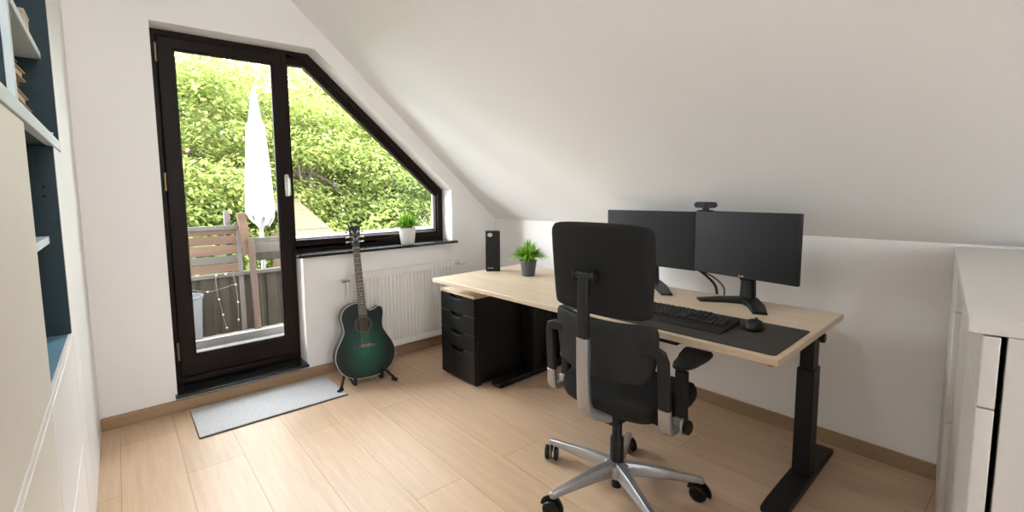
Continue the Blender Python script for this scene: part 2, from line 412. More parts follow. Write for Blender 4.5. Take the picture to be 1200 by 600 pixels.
# ---- fixed window (setting)
win = thing('window_1', 'fixed dark brown window with a sloped right corner', 'window'); win['kind'] = 'structure'
a = [(DX1, ZS + .002), (WX1, ZS + .002), (WX1, ZR), (XM, ZT), (DX1, ZT)]
def inset(poly, d):
    n = len(poly); out = []
    for i in range(n):
        p0, p1, p2 = Vector(poly[i - 1]), Vector(poly[i]), Vector(poly[(i + 1) % n])
        e1 = (p1 - p0).normalized(); e2 = (p2 - p1).normalized()
        n1 = Vector((-e1.y, e1.x)); n2 = Vector((-e2.y, e2.x))
        b = (n1 + n2); b = b / (b.dot(n1)); out.append(tuple(p1 + b * d))
    return out
b1 = inset(a, .048); b2 = [(.995, .942), (2.183, .93), (2.183, 1.236), (1.105, 2.138), (.995, 2.138)]
b1[0] = (DX1 + .004, b1[0][1]); b1[-1] = (DX1 + .004, b1[-1][1])
MB().prism(a, F, F + .08, 1, [b1]).build('window_frame', 'frame_x', win, bevel=.004)
MB().prism(inset(b1, -.003), F + .018, F + .07, 1, [b2]).build('window_sash', 'frame_x', win, bevel=.004)
MB().prism(b2, F + .036, F + .041, 1).build('pane', 'glass', win, smooth=0)

# ------------------------------------------------------------------ built-in cupboard
cup = thing('built_in_cupboard', 'tall white built-in cupboard with dark teal open niches along the left wall', 'cupboard', (0, 0, 0))
bx = -.50
c = MB()
c.bb((bx - .02, -.6, 0), (bx, 2.22, CZ - .01))                               # back
c.build('back_panel', 'teal', cup, smooth=0)
MB().bb((bx, 2.2, 1.43), (LX - .001, 2.222, CZ - .01)).build('end_panel', 'teal', cup, smooth=0)
MB().bb((bx, 1.962, .80), (LX - .001, 1.984, 1.43)).build('niche_side', 'teal', cup, smooth=0)
MB().bb((LX - .016, 1.986, 0.0), (LX, 2.222, 1.43)).build('face_strip', 'white', cup, bevel=.002)
MB().bb((LX - .02, -.6, 1.434), (LX + .002, 2.222, 1.468)).build('front_rail', 'shelf', cup, bevel=.002)
MB().bb((bx, -.6, 1.434), (LX - .02, 2.2, 1.468)).build('middle_board', 'teal', cup)
MB().bb((bx, 1.36, .795), (LX - .010, 1.97, .812)).build('niche_floor', 'teal_lit', cup, bevel=.001)
MB().bb((LX - .0095, -.6, .793), (LX, 1.984, .8125)).build('niche_rail', 'white', cup, bevel=.001)
MB().bb((bx, 1.30, 1.468), (LX - .012, 1.322, CZ - .02)).build('divider', 'teal', cup)
MB().bb((LX - .012, 1.298, 1.468), (LX + .001, 1.322, CZ - .02)).build('divider_edge', 'shelf', cup, bevel=.001)
MB().bb((bx, 1.322, 1.752), (LX - .027, 2.2, 1.776)).build('upper_shelf', 'shelf', cup, bevel=.002)
MB().bb((bx, 1.375, 1.118), (LX - .031, 1.962, 1.142)).build('lower_shelf', 'shelf', cup, bevel=.002)
MB().bb((bx, -.6, .812), (LX - .02, 1.36, 1.434)).build('inner_box', 'teal', cup, smooth=0)
MB().bb((LX - .018, .55, .818), (LX, 1.372, 1.43)).build('door', 'cream', cup, bevel=.002)
MB().bb((LX - .018, -.6, .818), (LX, .546, 1.43)).build('door', 'cream', cup, bevel=.002)
MB().bb((bx, -.6, .0), (LX - .024, 1.98, .79)).build('lower_carcass', 'card', cup, smooth=0)
MB().bb((LX - .02, -.6, .03), (LX, 1.351, .788)).build('lower_door', 'cream', cup, bevel=.002)
MB().bb((LX - .02, 1.357, .423), (LX, 1.979, .788)).build('drawer_front', 'white', cup, bevel=.002)
MB().bb((LX - .02, 1.357, .03), (LX, 1.979, .417)).build('drawer_front', 'white', cup, bevel=.002)
MB().bb((bx, -.6, 1.472), (bx + .004, 1.3, 2.7)).build('upper_back', 'teal', cup, smooth=0)
for z in (1.27, 1.30): MB().cyl((-.18, 1.9622, z), (-.18, 1.9600, z), .004, 10).build('shelf_pin_hole', 'black_void', cup)

def book(loc, dims, rot, cov, label):
    w, d, h = dims
    t = thing('book', label, 'book', loc, rot, 'books lying in the upper niche')
    MB().bb((-w / 2, -d / 2, .0), (w / 2, d / 2, .003)).bb((-w / 2, -d / 2, h - .003), (w / 2, d / 2, h)).bb((-w / 2, -d / 2, .003), (-w / 2 + .004, d / 2, h - .003)).build('cover', cov, t)
    MB().bb((-w / 2 + .004, -d / 2 + .004, .003), (w / 2 - .006, d / 2 - .004, h - .003)).build('page_block', 'page', t)
z = 1.469
bl = ['lowest thick brown book of the stack beside the white divider', 'tan book second from the bottom of the niche stack', 'brown book third from the bottom of the niche stack', 'tan book second from the top of the niche stack', 'thin brown book on top of the niche stack']
for i, h in enumerate((.032, .026, .03, .024, .02)):
    book((-.255 + .004 * (i % 2), 1.56 - i * .022, z), (.17, .30 - .02 * i, h), (0, 0, .05 * (i % 3 - 1)), 'paper2' if i % 2 == 0 else 'paper', bl[i]); z += h + .0005
k = MB(); k.bb((-.03, -.05, 0), (.03, .05, .05)); k.bb((-.032, -.052, .05), (.032, .052, .062))
tag(k.build('storage_box', 'card', None, (-.212, 1.98, 1.777), bevel=.003), 'small beige lidded box on the upper shelf of the cupboard', 'box')
tag(MB().lathe([(0, 0), (.022, 0), (.034, .018), (.036, .022), (.032, .02), (.02, .006), (0, .005)], 20).build('small_dish', 'pot_white', None, (-.19, 2.13, 1.4685)), 'small white dish at the far end of the white cupboard rail', 'dish')
tag(MB().lathe([(0, 0), (.022, 0), (.03, .03), (.026, .07), (.012, .1), (.016, .12), (.012, .12), (.008, .1), (0, .1)], 20).build('brown_vase', 'paper2', None, (-.262, 1.82, 1.1425)), 'small brown vase on the teal niche shelf', 'vase')

# ------------------------------------------------------------------ radiator
rad = thing('radiator', 'white panel radiator with vertical ribs under the window sill', 'radiator', (0, 0, 0))
rx0, rx1, rz0, rz1, ry = 1.29, 2.185, .115, .70, 2.955
prof = []
n = 27
pitch = (rx1 - rx0 - .06) / n
prof = [(rx0, ry)]
for i in range(n):
    xx = rx0 + .03 + i * pitch
    prof += [(xx + pitch * .08, ry), (xx + pitch * .2, ry + .0105), (xx + pitch * .36, ry + .0105), (xx + pitch * .48, ry)]
prof += [(rx1, ry), (rx1, ry + .02), (rx0, ry + .02)]
p = MB().prism(prof, rz0 + .045, rz1 - .045, 2)
p.bb((rx0, ry, rz0), (rx1, ry + .02, rz0 + .045)); p.bb((rx0, ry, rz1 - .045), (rx1, ry + .02, rz1))
p.build('front_panel', 'rad', rad, bevel=.003)
MB().bb((rx0 + .005, ry + .05, rz0), (rx1 - .005, ry + .07, rz1 - .004)).build('rear_panel', 'rad', rad, bevel=.003)
g = MB()
for i in range(40):
    xx = rx0 + .02 + i * (rx1 - rx0 - .04) / 39; g.bb((xx - .002, ry + .02, rz1 - .008), (xx + .002, ry + .05, rz1))
g.bb((rx0, ry + .02, rz1 - .012), (rx1, ry + .05, rz1 - .008)); g.build('top_grille', 'rad', rad, smooth=0)
for s, xx in ((-1, rx0), (1, rx1)): MB().bb((xx - .004, ry + .004, rz0 + .01), (xx + .004, ry + .07, rz1)).build('side_cover', 'rad', rad, bevel=.002)
v = MB(); v.cyl((rx1, ry + .035, .675), (rx1 + .06, ry + .035, .675), .011); v.cyl((rx1 + .045, ry + .035, .675), (rx1 + .045, ry + .09, .675), .01)
v.build('valve', 'nickel', rad)
v = MB()
v.lathe([(0, 0), (.018, 0), (.02, .008), (.02, .05), (.016, .07), (0, .072)], 16, T=Matrix.Translation((rx1 + .06, ry + .035, .675)) @ Matrix.Rotation(PI / 2, 4, 'Y')); v.build('thermostat_head', 'rad', rad)
v = MB(); v.cyl((rx0, ry + .035, .655), (rx0 - .03, ry + .035, .655), .012); v.lathe([(0, 0), (.014, 0), (.014, .03), (0, .03)], 12, T=Matrix.Translation((rx0 - .03, ry + .035, .655)) @ Matrix.Rotation(-PI / 2, 4, 'Y'))
v.build('bleed_valve', 'nickel', rad)
v = MB(); v.tube([(rx0 - .022, ry + .035, .655), (rx0 - .022, ry + .035, .075), (rx0 - .022, DY - .03, .072)], .009); v.build('supply_pipe', 'rad', rad)
for xx in (rx0 + .15, rx1 - .15): MB().bb((xx - .012, ry + .07, rz0 + .04), (xx + .012, DY - .002, rz1 - .05)).build('bracket', 'rad', rad)

# ------------------------------------------------------------------ floor mat
mt = thing('door_mat', 'long light grey mat on the floor in front of the balcony door', 'mat', (.674, 2.815, 0))
MB().bb((-.41, -.193, .0005), (.41, .19, .006)).build('backing', 'rug_edge', mt)
MB().prism(rrect(.815, .38, .008), .006, .0105, 2).build('pile', 'rug', mt, bevel=.002)

# ------------------------------------------------------------------ desk
drot = math.radians(1.65)
dk = thing('standing_desk', 'light wood standing desk on black T-shaped legs along the knee wall', 'desk', (1.687, .519, 0), (0, 0, drot))
DL, DD, DH = 1.94, .835, .70      # length along local y, depth along local x
MB().prism([(0, 0), (DD, 0), (DD, DL), (0, DL)], DH - .026, DH, 2).build('desk_top', ['desk'], dk, bevel=.003)
for yy in (.063, DL - .345):
    lg = MB(); lg.bb((.575, yy - .024, .30), (.655, yy + .024, DH - .045)); l1 = lg.build('leg', 'black_metal', dk, bevel=.004)
    MB().bb((.568, yy - .030, .03), (.662, yy + .030, .50)).build('outer_column', 'black_metal', l1, bevel=.004)
    MB().prism([(.24, 0.004), (.925, .004), (.93, .012), (.93, .028), (.88, .036), (.30, .036), (.235, .028), (.235, .012)], yy - .04, yy + .04, 1).build('foot', 'black_metal', l1, bevel=.003)
    for xx in (.28, .88): MB().cyl((xx, yy, 0), (xx, yy, .006), .02).build('levelling_pad', 'black_pl', l1)
    MB().prism([(.10, DH - .026), (.80, DH - .026), (.80, DH - .038), (.68, DH - .06), (.56, DH - .06), (.10, DH - .038)], yy - .025, yy + .025, 1).build('side_bracket', 'black_metal', dk, bevel=.002)
MB().bb((.58, .055, DH - .07), (.65, DL - .345, DH - .03)).build('crossbar', 'black_metal', dk, bevel=.003)
kn = MB(); kn.cyl((.60, .075, DH - .062), (.60, .025, DH - .062), .008); kn.lathe([(0, 0), (.018, 0), (.021, .006), (.019, .018), (0, .02)], 14, T=Matrix.Translation((.60, .028, DH - .062)) @ Matrix.Rotation(PI / 2, 4, 'X'))
kn.build('clamp_knob', 'black_pl', dk)
MB().cyl((.03, .03, DH - .034), (.03, .03, DH - .026), .012).build('bumper', 'black_pl', dk)
MB().bb((.02, .34, DH - .046), (.12, .46, DH - .026)).build('control_panel', 'black_pl', dk, bevel=.003)
DM = Matrix.Translation((1.687, .519, 0)) @ Matrix.Rotation(drot, 4, 'Z')

# drawer unit
du = thing('drawer_unit', 'black drawer cabinet with four scooped-handle drawers under the left end of the desk', 'drawer unit', (1.77, 2.195, 0), (0, 0, math.radians(.5)))
UW, UD, UH = .365, .44, .60
MB().bb((.02, 0, .02), (UD, .018, UH - .018)).build('side_panel', 'black_board', du, bevel=.001)
MB().bb((.02, UW - .018, .02), (UD, UW, UH - .018)).build('side_panel', 'black_board', du, bevel=.001)
MB().bb((UD - .012, .018, .02), (UD - .002, UW - .018, UH - .018)).build('back_panel', 'black_board', du)
MB().bb((.02, .018, .02), (UD, UW - .018, .04)).build('bottom_panel', 'black_board', du)
MB().bb((.0, 0, UH - .018), (UD, UW, UH)).build('wooden_top', 'desk_edge', du, bevel=.001)['label'] = 'pale wooden top board'
MB().bb((.026, .019, .055), (.03, UW - .019, UH - .02)).build('inner_shadow_panel', 'black_void', du)  # black sheet paints the shade behind the drawer scoops
for yy in (.03, UW - .03):
    for xx in (.04, UD - .04): MB().bb((xx - .02, yy - .02, 0), (xx + .02, yy + .02, .021)).build('foot', 'black_board', du)
zt = UH - .02
for h in (.122, .120, .118, .208):
    z1 = zt; z0 = zt - h + .003
    cyy = UW * .52; hw = .075
    notch = []
    for i in range(11):
        t = -1 + 2 * i / 10; notch.append((cyy - hw * t, z1 - .030 * (1 - abs(t) ** 3) ** .7))
    pts = [(0.002, z0), (UW - .002, z0), (UW - .002, z1)] + notch + [(.002, z1)]
    d = MB().prism(pts, 0, .018, 0).build('drawer', 'black_board', du, bevel=.0015)
    lip = [(.001, p[0], p[1] - .002) for p in notch]
    MB().tube(lip, .0035, 6).build('glint_lip', 'black_soft', d)  # slightly lighter lip stands in for a glint along the scoop
    zt -= h

# PC tower behind the leg
pc = thing('computer_tower', 'black computer tower with ribbed side standing under the desk beside the drawer cabinet', 'computer', (2.222, 2.20, 0))
MB().bb((0, 0, .012), (.38, .2, .47)).build('case', 'black_pl', pc, bevel=.004)
g = MB()
for i in range(13): g.bb((.015 + i * .027, -.004, .03), (.028 + i * .027, .001, .45))
g.build('side_rib', 'black_metal', pc)
for xx in (.03, .35):
    for yy in (.03, .17): MB().cyl((xx, yy, 0), (xx, yy, .014), .014).build('foot', 'black_pl', pc)

# desk pad
dp = MB().prism(rrect(.40, .90, .018, cx=.225, cy=.468), DH + .0005, DH + .0035, 2)
o = dp.build('desk_pad', 'felt', None, bevel=.001); o.matrix_world = DM
tag(o, 'large anthracite felt desk pad under keyboard and mouse', 'desk pad')

# keyboard: local x depth, y length
kb = thing('keyboard', 'black full-size keyboard with palm rest on the felt desk pad', 'keyboard', DM @ Vector((.122, .222, DH + .0035)), (0, 0, drot + math.radians(1.5)))
KL = .455
MB().prism([(0.055, 0), (.195, 0), (.195, .024), (.19, .027), (.055, .014)], 0, KL, 1).build('case', 'black_pl', kb, bevel=.002)
MB().prism([(0, 0), (.056, 0), (.056, .013), (.03, .012), (.004, .006)], .002, KL - .002, 1).build('palm_rest', 'black_soft', kb, bevel=.002)
kmesh = None
def keycap(w, d):
    h = .008
    v = [(-d / 2, -w / 2, 0), (d / 2, -w / 2, 0), (d / 2, w / 2, 0), (-d / 2, w / 2, 0)]
    t = .0022
    v += [(-d / 2 + t, -w / 2 + t, h), (d / 2 - t, -w / 2 + t, h), (d / 2 - t, w / 2 - t, h), (-d / 2 + t, w / 2 - t, h)]
    return MB().add(v, [(3, 2, 1, 0), (4, 5, 6, 7), (0, 1, 5, 4), (1, 2, 6, 5), (2, 3, 7, 6), (3, 0, 4, 7)])
kproto = {}
def put_key(u, r, w, first=[0]):
    """u = distance from the keyboard's left end in key units, r = row from the front"""
    key = round(w, 2); x = .072 + r * .0205 + (.006 if r == 5 else 0)
    y = KL - .008 - (u + w / 2) * .0190
    zz = .0145 + (x - .055) * .0945
    if key not in kproto:
        o = keycap(.019 * w - .0022, .0172).build('key', 'key', kb, bevel=.0008, seg=1); kproto[key] = o
    else:
        o = kproto[key].copy(); COL.objects.link(o); o.parent = kb
    o.location = (x, y, zz); o.rotation_euler = (0, -.094, 0)
rows = {0: [1.25, 1.25, 1.25, 6.25, 1.25, 1.25, 1.25, 1.25], 1: [2.25] + [1] * 10 + [2.75], 2: [1.75] + [1] * 11 + [2.25], 3: [1.5] + [1] * 12 + [1.5], 4: [1] * 13 + [2]}
for r, ws in rows.items():
    u = 0
    for w in ws: put_key(u, r, w); u += w
u = 0
for i in range(13):
    put_key(u, 5, 1); u += 1 + (.5 if i in (0, 4, 8) else 0)
for i in range(3): put_key(15.3 + i, 0, 1); put_key(15.3 + i, 4, 1); put_key(15.3 + i, 3, 1); put_key(15.3 + i, 5, 1)
put_key(16.3, 1, 1)
for r in range(1, 5):
    for i in range(4): put_key(18.6 + i, r, 1)
put_key(18.6, 0, 2); put_key(20.6, 0, 1); put_key(21.6, 0, 1)

# mouse
ms = thing('computer_mouse', 'black computer mouse on the felt desk pad beside the keyboard', 'mouse', DM @ Vector((.30, .17, DH + .0035)), (0, 0, drot + .12))
out = [(.056 * math.cos(t), .033 * math.sin(t) * (1 - .12 * math.cos(t))) for t in [2 * PI * i / 28 for i in range(28)]]
dm = lambda x, y, z: (x, y, z * (1 - .28 * (x / .056) ** 2 - .05 * x / .056))
MB().pad(out, [(.92, 0), (1, .006), (1, .014), (.9, .026), (.7, .034), (.4, .038)], dm).build('shell', 'black_pl', ms, smooth=80)
MB().cyl((.028, -.004, .032), (.028, .004, .032), .008, 14).build('scroll_wheel', 'black_soft', ms)

# ------------------------------------------------------------------ monitors
def monitor(name, label, c, ang, w, h, z0, nx, basex, tipL, tipR, logo=False):
    """c = centre of the screen face; local -x is the way the screen faces, y along its width."""
    t = thing(name, label, 'monitor', (c[0], c[1], DH), (0, 0, ang), 'monitors on the desk')
    z0 -= DH; z1 = z0 + h
    pn = MB().bb((0, -w / 2, z0), (.022, w / 2, z1)).build('housing', 'black_pl', t, bevel=.003)
    MB().prism(rrect(w * .62, h * .62, .02, cy=(z0 + z1) / 2), .02, .042, 0).build('back_cover', 'black_pl', pn, bevel=.006)
    b = .013
    MB().bb((-.0012, -w / 2 + b, z0 + .018), (.001, w / 2 - b, z1 - b)).build('screen', 'screen', t, smooth=0)
    if logo:
        lg = MB(); lg.bb((-.001, -.012, z0 + .005), (.0, -.004, z0 + .012)); lg.bb((-.001, -.002, z0 + .006), (.0, .004, z0 + .011)); lg.bb((-.001, .006, z0 + .006), (.0, .012, z0 + .011))
        lg.build('logo', 'mark', pn)
    nk = MB(); nk.sweep([(basex, 0, .008), (basex, 0, z0 - .02), (basex - .004, 0, z0 + .02)], [flat(.070, .034), flat(.062, .032), flat(.062, .032)], up=(1, 0, 0))
    nk.sweep([(basex - .002, 0, z0 - .015), (.03, 0, z0 + .05)], flat(.07, .03), up=(0, 0, 1))
    nk.build('stand_neck', 'black_pl', t, bevel=.003)
    bs = MB()
    for tip in (tipL, tipR):
        P0 = Vector((basex + .01, 0, 0)); P1 = Vector((tip[0], tip[1], 0)); mid = (P0 + P1) / 2 + Vector((.018, 0, 0))
        pr = lambda wd, hh: [(-wd / 2, 0), (wd / 2, 0), (wd / 2, hh * .6), (wd / 2 - .006, hh), (-wd / 2 + .006, hh), (-wd / 2, hh * .6)]
        bs.sweep([P0, mid, P1], [pr(.085, .028), pr(.070, .021), pr(.056, .013)], up=(0, 0, 1))
    bs.build('stand_base', 'black_pl', t, bevel=.002)
    return t
# right: left edge (2.40,1.135) right edge (2.315,.66)
ar = -math.atan2(.085, .475)
monitor('monitor', 'right-hand black monitor of the two, turned towards the chair', (2.357, .897), -ar * -1, .485, .314, .830, 0, .062, (-.085, .155), (-.10, -.15), True)
monitor('monitor', 'left-hand black monitor of the two, partly behind the office chair', (2.43, 1.415), 0, .54, .314, .822, 0, .062, (-.15, .16), (-.15, -.20))

def cable(name, label, path, r=.004):
    p = catmull(path, 8, False)
    return tag(MB().tube(p, r, 8).build(name, 'black_pl', None), label, 'cable')
cable('monitor_cable', 'thick black cable hanging from the left monitor to the desk back edge', [(2.452, 1.30, .88), (2.475, 1.2, .845), (2.50, 1.13, .80), (2.525, 1.085, .745), (2.533, 1.075, .69), (2.535, 1.07, .6)], .0065)
cable('monitor_cable', 'thin black cable beside the thick one behind the desk', [(2.455, 1.27, .87), (2.48, 1.17, .83), (2.51, 1.09, .79), (2.533, 1.045, .74), (2.536, 1.04, .69), (2.536, 1.035, .62)], .0035)

# webcam on top of the right monitor
wc = thing('webcam', 'small black webcam clipped on top of the monitors', 'webcam', (2.395, 1.085, 1.1445), (0, 0, -.12))
MB().prism(rrect(.105, .03, .0145, cy=.03), -.018, .012, 0).build('body', 'black_pl', wc, bevel=.002)
MB().cyl((-.022, 0, .03), (-.016, 0, .03), .011).cyl((-.021, .032, .03), (-.016, .032, .03), .006).cyl((-.021, -.032, .03), (-.016, -.032, .03), .006).build('lens', 'screen', wc)
MB().bb((-.02, -.03, 0), (.02, .03, .004)).bb((-.006, -.014, .004), (.006, .014, .018)).bb((.02, -.02, -.03), (.024, .02, .004)).build('clip', 'black_soft', wc, bevel=.001)

# router
ro = thing('router', 'slim black router standing upright on the far end of the desk', 'router', (2.115, 2.405, DH), (0, 0, math.radians(-38)))
MB().bb((-.05, -.036, .004), (.05, .036, .285)).build('case', 'black_pl', ro, bevel=.005)
MB().bb((-.047, -.033, 0), (.047, .033, .005)).build('base', 'black_soft', ro)
g = MB(); g.lathe([(0, 0), (.014, 0), (.014, .001), (0, .001)], 20, T=Matrix.Translation((-.02, -.0362, .258)) @ Matrix.Rotation(PI / 2, 4, 'X') @ Matrix.Scale(1.25, 4, (1, 0, 0)))
g.build('logo', 'mark', ro)
g = MB()
for i, w in enumerate((.006, .005, .005, .006, .004)): g.bb((-.037 + i * .0085, -.0366, .02), (-.037 + i * .0085 + w, -.0358, .027 + (.002 if i in (0, 3) else 0)))
g.build('lettering', 'mark', ro)

# ------------------------------------------------------------------ potted grasses
def grass_plant(name, label, loc, prof, potm, ztop, r0, nbl, hgt, spread, seed):
    rnd = random.Random(seed)
    t = thing(name, label, 'plant', loc, group='small potted grasses')
    MB().lathe(prof, 28).build('pot', potm, t)
    MB().lathe([(0, ztop - .012), (r0 * .93, ztop - .012), (r0 * .93, ztop - .006), (0, ztop - .003)], 20).build('soil', 'soil', t)
    vs = []; fs = []
    for i in range(nbl):
        a = rnd.uniform(0, 2 * PI); q = rnd.random() ** .5 * r0 * .6; b = Vector((q * math.cos(a), q * math.sin(a), ztop - .006))
        tilt = rnd.random() ** .62; az = a + rnd.uniform(-.6, .6)
        L_ = hgt * rnd.uniform(.6, 1.05) * (1 - .12 * tilt); reach = spread * tilt
        d = Vector((math.cos(az), math.sin(az), 0)); sd = Vector((-d.y, d.x, 0)); w = rnd.uniform(.0028, .0052)
        o = len(vs); K = 5
        for k in range(K + 1):
            u = k / K
            p = b + d * (reach * u ** 1.3) + Vector((0, 0, L_ * (u - (.66 * tilt + .05) * u * u * (.9 + .4 * tilt))))
            ww = w * (1 - u ** 2.2) + .0003
            vs.append(tuple(p - sd * ww)); vs.append(tuple(p + sd * ww))
            if k: fs.append([o + 2 * k - 2, o + 2 * k - 1, o + 2 * k + 1, o + 2 * k])
    MB().add(vs, fs).build('leaves', 'grass', t, smooth=0)
    return t
grass_plant('potted_grass', 'small green grass in a dark grey pot on the desk', (2.16, 2.10, DH),
            [(0, 0), (.040, 0), (.042, .004), (.053, .098), (.056, .1), (.056, .106), (.050, .106), (.049, .09), (0, .09)], 'pot_grey', .106, .05, 520, .175, .145, 3)
grass_plant('potted_grass', 'small green grass in a white pot on the window sill', (1.835, 3.105, .858),
            [(0, 0), (.050, 0), (.053, .004), (.068, .118), (.070, .13), (.064, .13), (.062, .11), (0, .11)], 'pot_white', .128, .062, 480, .175, .105, 5)

# ------------------------------------------------------------------ guitar
gt = thing('acoustic_guitar', 'dark green sunburst cutaway acoustic guitar on a black stand', 'guitar', (1.268, 2.705, .040), (math.radians(-10.5), math.radians(-.5), math.radians(-9)))
half = [(0, 0), (-.09, .008), (-.165, .05), (-.203, .13), (-.193, .205), (-.158, .268), (-.134, .315), (-.138, .37), (-.144, .42), (-.118, .47), (-.07, .495), (-.03, .50), (.026, .50),
        (.03, .468), (.05, .443), (.085, .448), (.115, .462), (.138, .452), (.144, .42), (.134, .37), (.132, .315), (.158, .262), (.193, .20), (.203, .13), (.165, .05), (.09, .008)]
ol = catmull([(x, z) for x, z in half], 4)
rim = lambda s_: [(x * s_, .25 + (z - .25) * s_) for x, z in ol]
T_ = .095
MB().prism(ol, .004, T_, 1).build('body', 'gblack', gt, bevel=.003)
holec = (0, .352); hr = .048
circ = lambda r, n=32: [(holec[0] + r * math.cos(2 * PI * i / n), holec[1] + r * math.sin(2 * PI * i / n)) for i in range(n)]
tp = MB().prism(rim(.985), 0, .0045, 1, [circ(hr)]).build('soundboard', 'sunburst', gt); tp['label'] = 'green sunburst front'
MB().prism(ol, .0008, .0055, 1, [rim(.984)]).build('binding', 'binding', gt)
MB().prism(circ(hr), .0035, .0045, 1).build('sound_hole', 'holedark', gt)
MB().prism(circ(.06), -.0012, .001, 1, [circ(hr + .001)]).build('rosette', 'rosette', gt)
MB().prism([(-.075, .202), (-.07, .198), (.07, .198), (.075, .202), (.075, .216), (.04, .222), (-.04, .222), (-.075, .216)], -.008, .001, 1).build('bridge', 'fretb', gt, bevel=.002)
MB().bb((-.036, -.011, .218), (.036, -.006, .221)).build('saddle', 'binding', gt)
pin = MB()
for i in range(6): pin.sphere((-.027 + i * .0108, -.009, .207), .003, 5)
pin.build('bridge_pins', 'binding', gt)
# neck
NZ0, NZ1 = .395, .868
def nw(z): return .0285 - (z - NZ0) / (NZ1 - NZ0) * .0065
MB().prism([(-nw(NZ0), NZ0), (nw(NZ0), NZ0), (nw(NZ1), NZ1), (-nw(NZ1), NZ1)], -.010, -.001, 1).build('fingerboard', 'fretb', gt, bevel=.001)
MB().sweep([(0, .012, .50), (0, .008, .56), (0, .006, .86)], [[(-.025, -.01), (.025, -.01), (.024, .008), (.012, .016), (-.012, .016), (-.024, .008)], [(-.0245, -.009), (.0245, -.009), (.022, .006), (.01, .013), (-.01, .013), (-.022, .006)], [(-.022, -.007), (.022, -.007), (.02, .006), (.009, .011), (-.009, .011), (-.02, .006)]], up=(0, 1, 0)).build('neck', 'gblack', gt)
scale = NZ1 - .220
for f in range(1, 21):
    z = NZ1 - scale * (1 - 2 ** (-f / 12))
    if z < NZ0 + .003: break
    MB().bb((-nw(z), -.0118, z - .001), (nw(z), -.0098, z + .001)).build('fret', 'fret', gt)
for f in (3, 5, 7, 9, 12, 15):
    z = NZ1 - scale * (1 - 2 ** (-(f - .5) / 12))
    MB().cyl((0, -.0104, z), (0, -.0099, z), .004, 12).build('inlay_dot', 'inlay', gt)
MB().bb((-.0225, -.013, NZ1 - .001), (.0225, .0, NZ1 + .004)).build('nut', 'binding', gt)
# headstock
ho = [(-.021, .872), (-.024, .89), (-.036, .91), (-.036, .95), (-.037, .99), (-.043, 1.04), (-.03, 1.018), (-.015, 1.022), (0, 1.016), (.015, 1.022), (.03, 1.018), (.043, 1.03), (.037, .99), (.036, .95), (.036, .91), (.024, .89), (.021, .872)]
hs = MB().prism(ho, -.004, .012, 1).build('headstock', 'ghead', gt, bevel=.002)
il = MB(); 
for s in (-1, 1):
    il.prism([(s * .004, .95), (s * .022, .985), (s * .026, .998), (s * .012, .98)], -.0052, -.0035, 1)
    il.prism([(s * .003, .915), (s * .014, .93), (s * .016, .945), (s * .006, .938)], -.0052, -.0035, 1)
il.build('inlay_mark', 'inlay', hs)
for s in (-1, 1):
    for z in (.912, .945, .978):
        pg = MB(); pg.cyl((s * .024, -.014, z), (s * .024, -.003, z), .0045, 10); pg.cyl((s * .024, .008, z), (s * .05, .008, z), .003, 8)
        pg.pad([(s * (.056 + .009 * math.cos(t)), z + .0075 * math.sin(t)) for t in [2 * PI * i / 12 for i in range(12)]], [(.7, .004), (1, .0065), (1, .0095), (.7, .012)], lambda x, y, zz: (x, zz, y))
        pg.build('tuning_peg', 'nickel', hs)
for i in range(6):
    q = -1 + 2 * i / 5
    tz = (.912, .945, .978, .978, .945, .912)[i]
    MB().tube([(q * .026, -.0095, .21), (q * .0275, -.0125, .22), (q * .0175, -.0135, NZ1 + .002), ((-.024 if i < 3 else .024), -.0095, tz)], .0006, 5).build('string', 'string', gt)
MB().cyl((0, T_, .01), (0, T_ + .001, .012), .002).sphere((0, .05, -.006), .007, 6).build('strap_button', 'nickel', gt)

# guitar stand
st = thing('guitar_stand', 'black folding guitar stand under the green guitar', 'guitar stand', (1.262, 2.78, 0))
top = (.01, .135, .30)
for fx, fy in ((-.21, -.10), (.165, -.165)):
    l = MB().tube([top, (.01 + (fx - .01) * .5, .135 + (fy - .135) * .42, .12), (fx * .9, fy * .9, .035), (fx, fy, .012)], .009, 10).build('leg', 'black_metal', st)
    d = Vector((fx, fy, 0)).normalized()
    MB().tube([(fx - d.x * .03, fy - d.y * .03, .02), (fx + d.x * .008, fy + d.y * .008, .0125)], .0125, 10).build('rubber_foot', 'black_pl', l)
l = MB().tube([top, (.03, .20, .15), (.04, .235, .012)], .009, 10).build('leg', 'black_metal', st)
MB().cyl((.04, .235, .0), (.04, .235, .03), .0125).build('rubber_foot', 'black_pl', l)
MB().lathe([(0, 0), (.022, 0), (.024, .01), (.024, .05), (.018, .06), (0, .06)], 14, c=(top[0], top[1], .26)).build('pivot_collar', 'black_pl', st)
for s in (-1, 1):
    cr = MB().tube([(top[0], top[1], .27), (s * .05, .09, .10), (s * .085, .05, .035), (s * .09, -.02, .022), (s * .095, -.082, .022)], .008, 10).build('cradle_arm', 'black_metal', st)
    MB().tube([(s * .095, -.05, .022), (s * .095, -.088, .024), (s * .096, -.096, .045), (s * .096, -.097, .07)], .0115, 10).build('padded_hook', 'black_soft', cr)

# ------------------------------------------------------------------ office chair
CH = (1.598, 1.048); CT = math.radians(1.0)
ch = thing('office_chair', 'black office chair with split backrest and silver five-star base at the desk', 'office chair', (CH[0], CH[1], 0), (0, 0, CT))
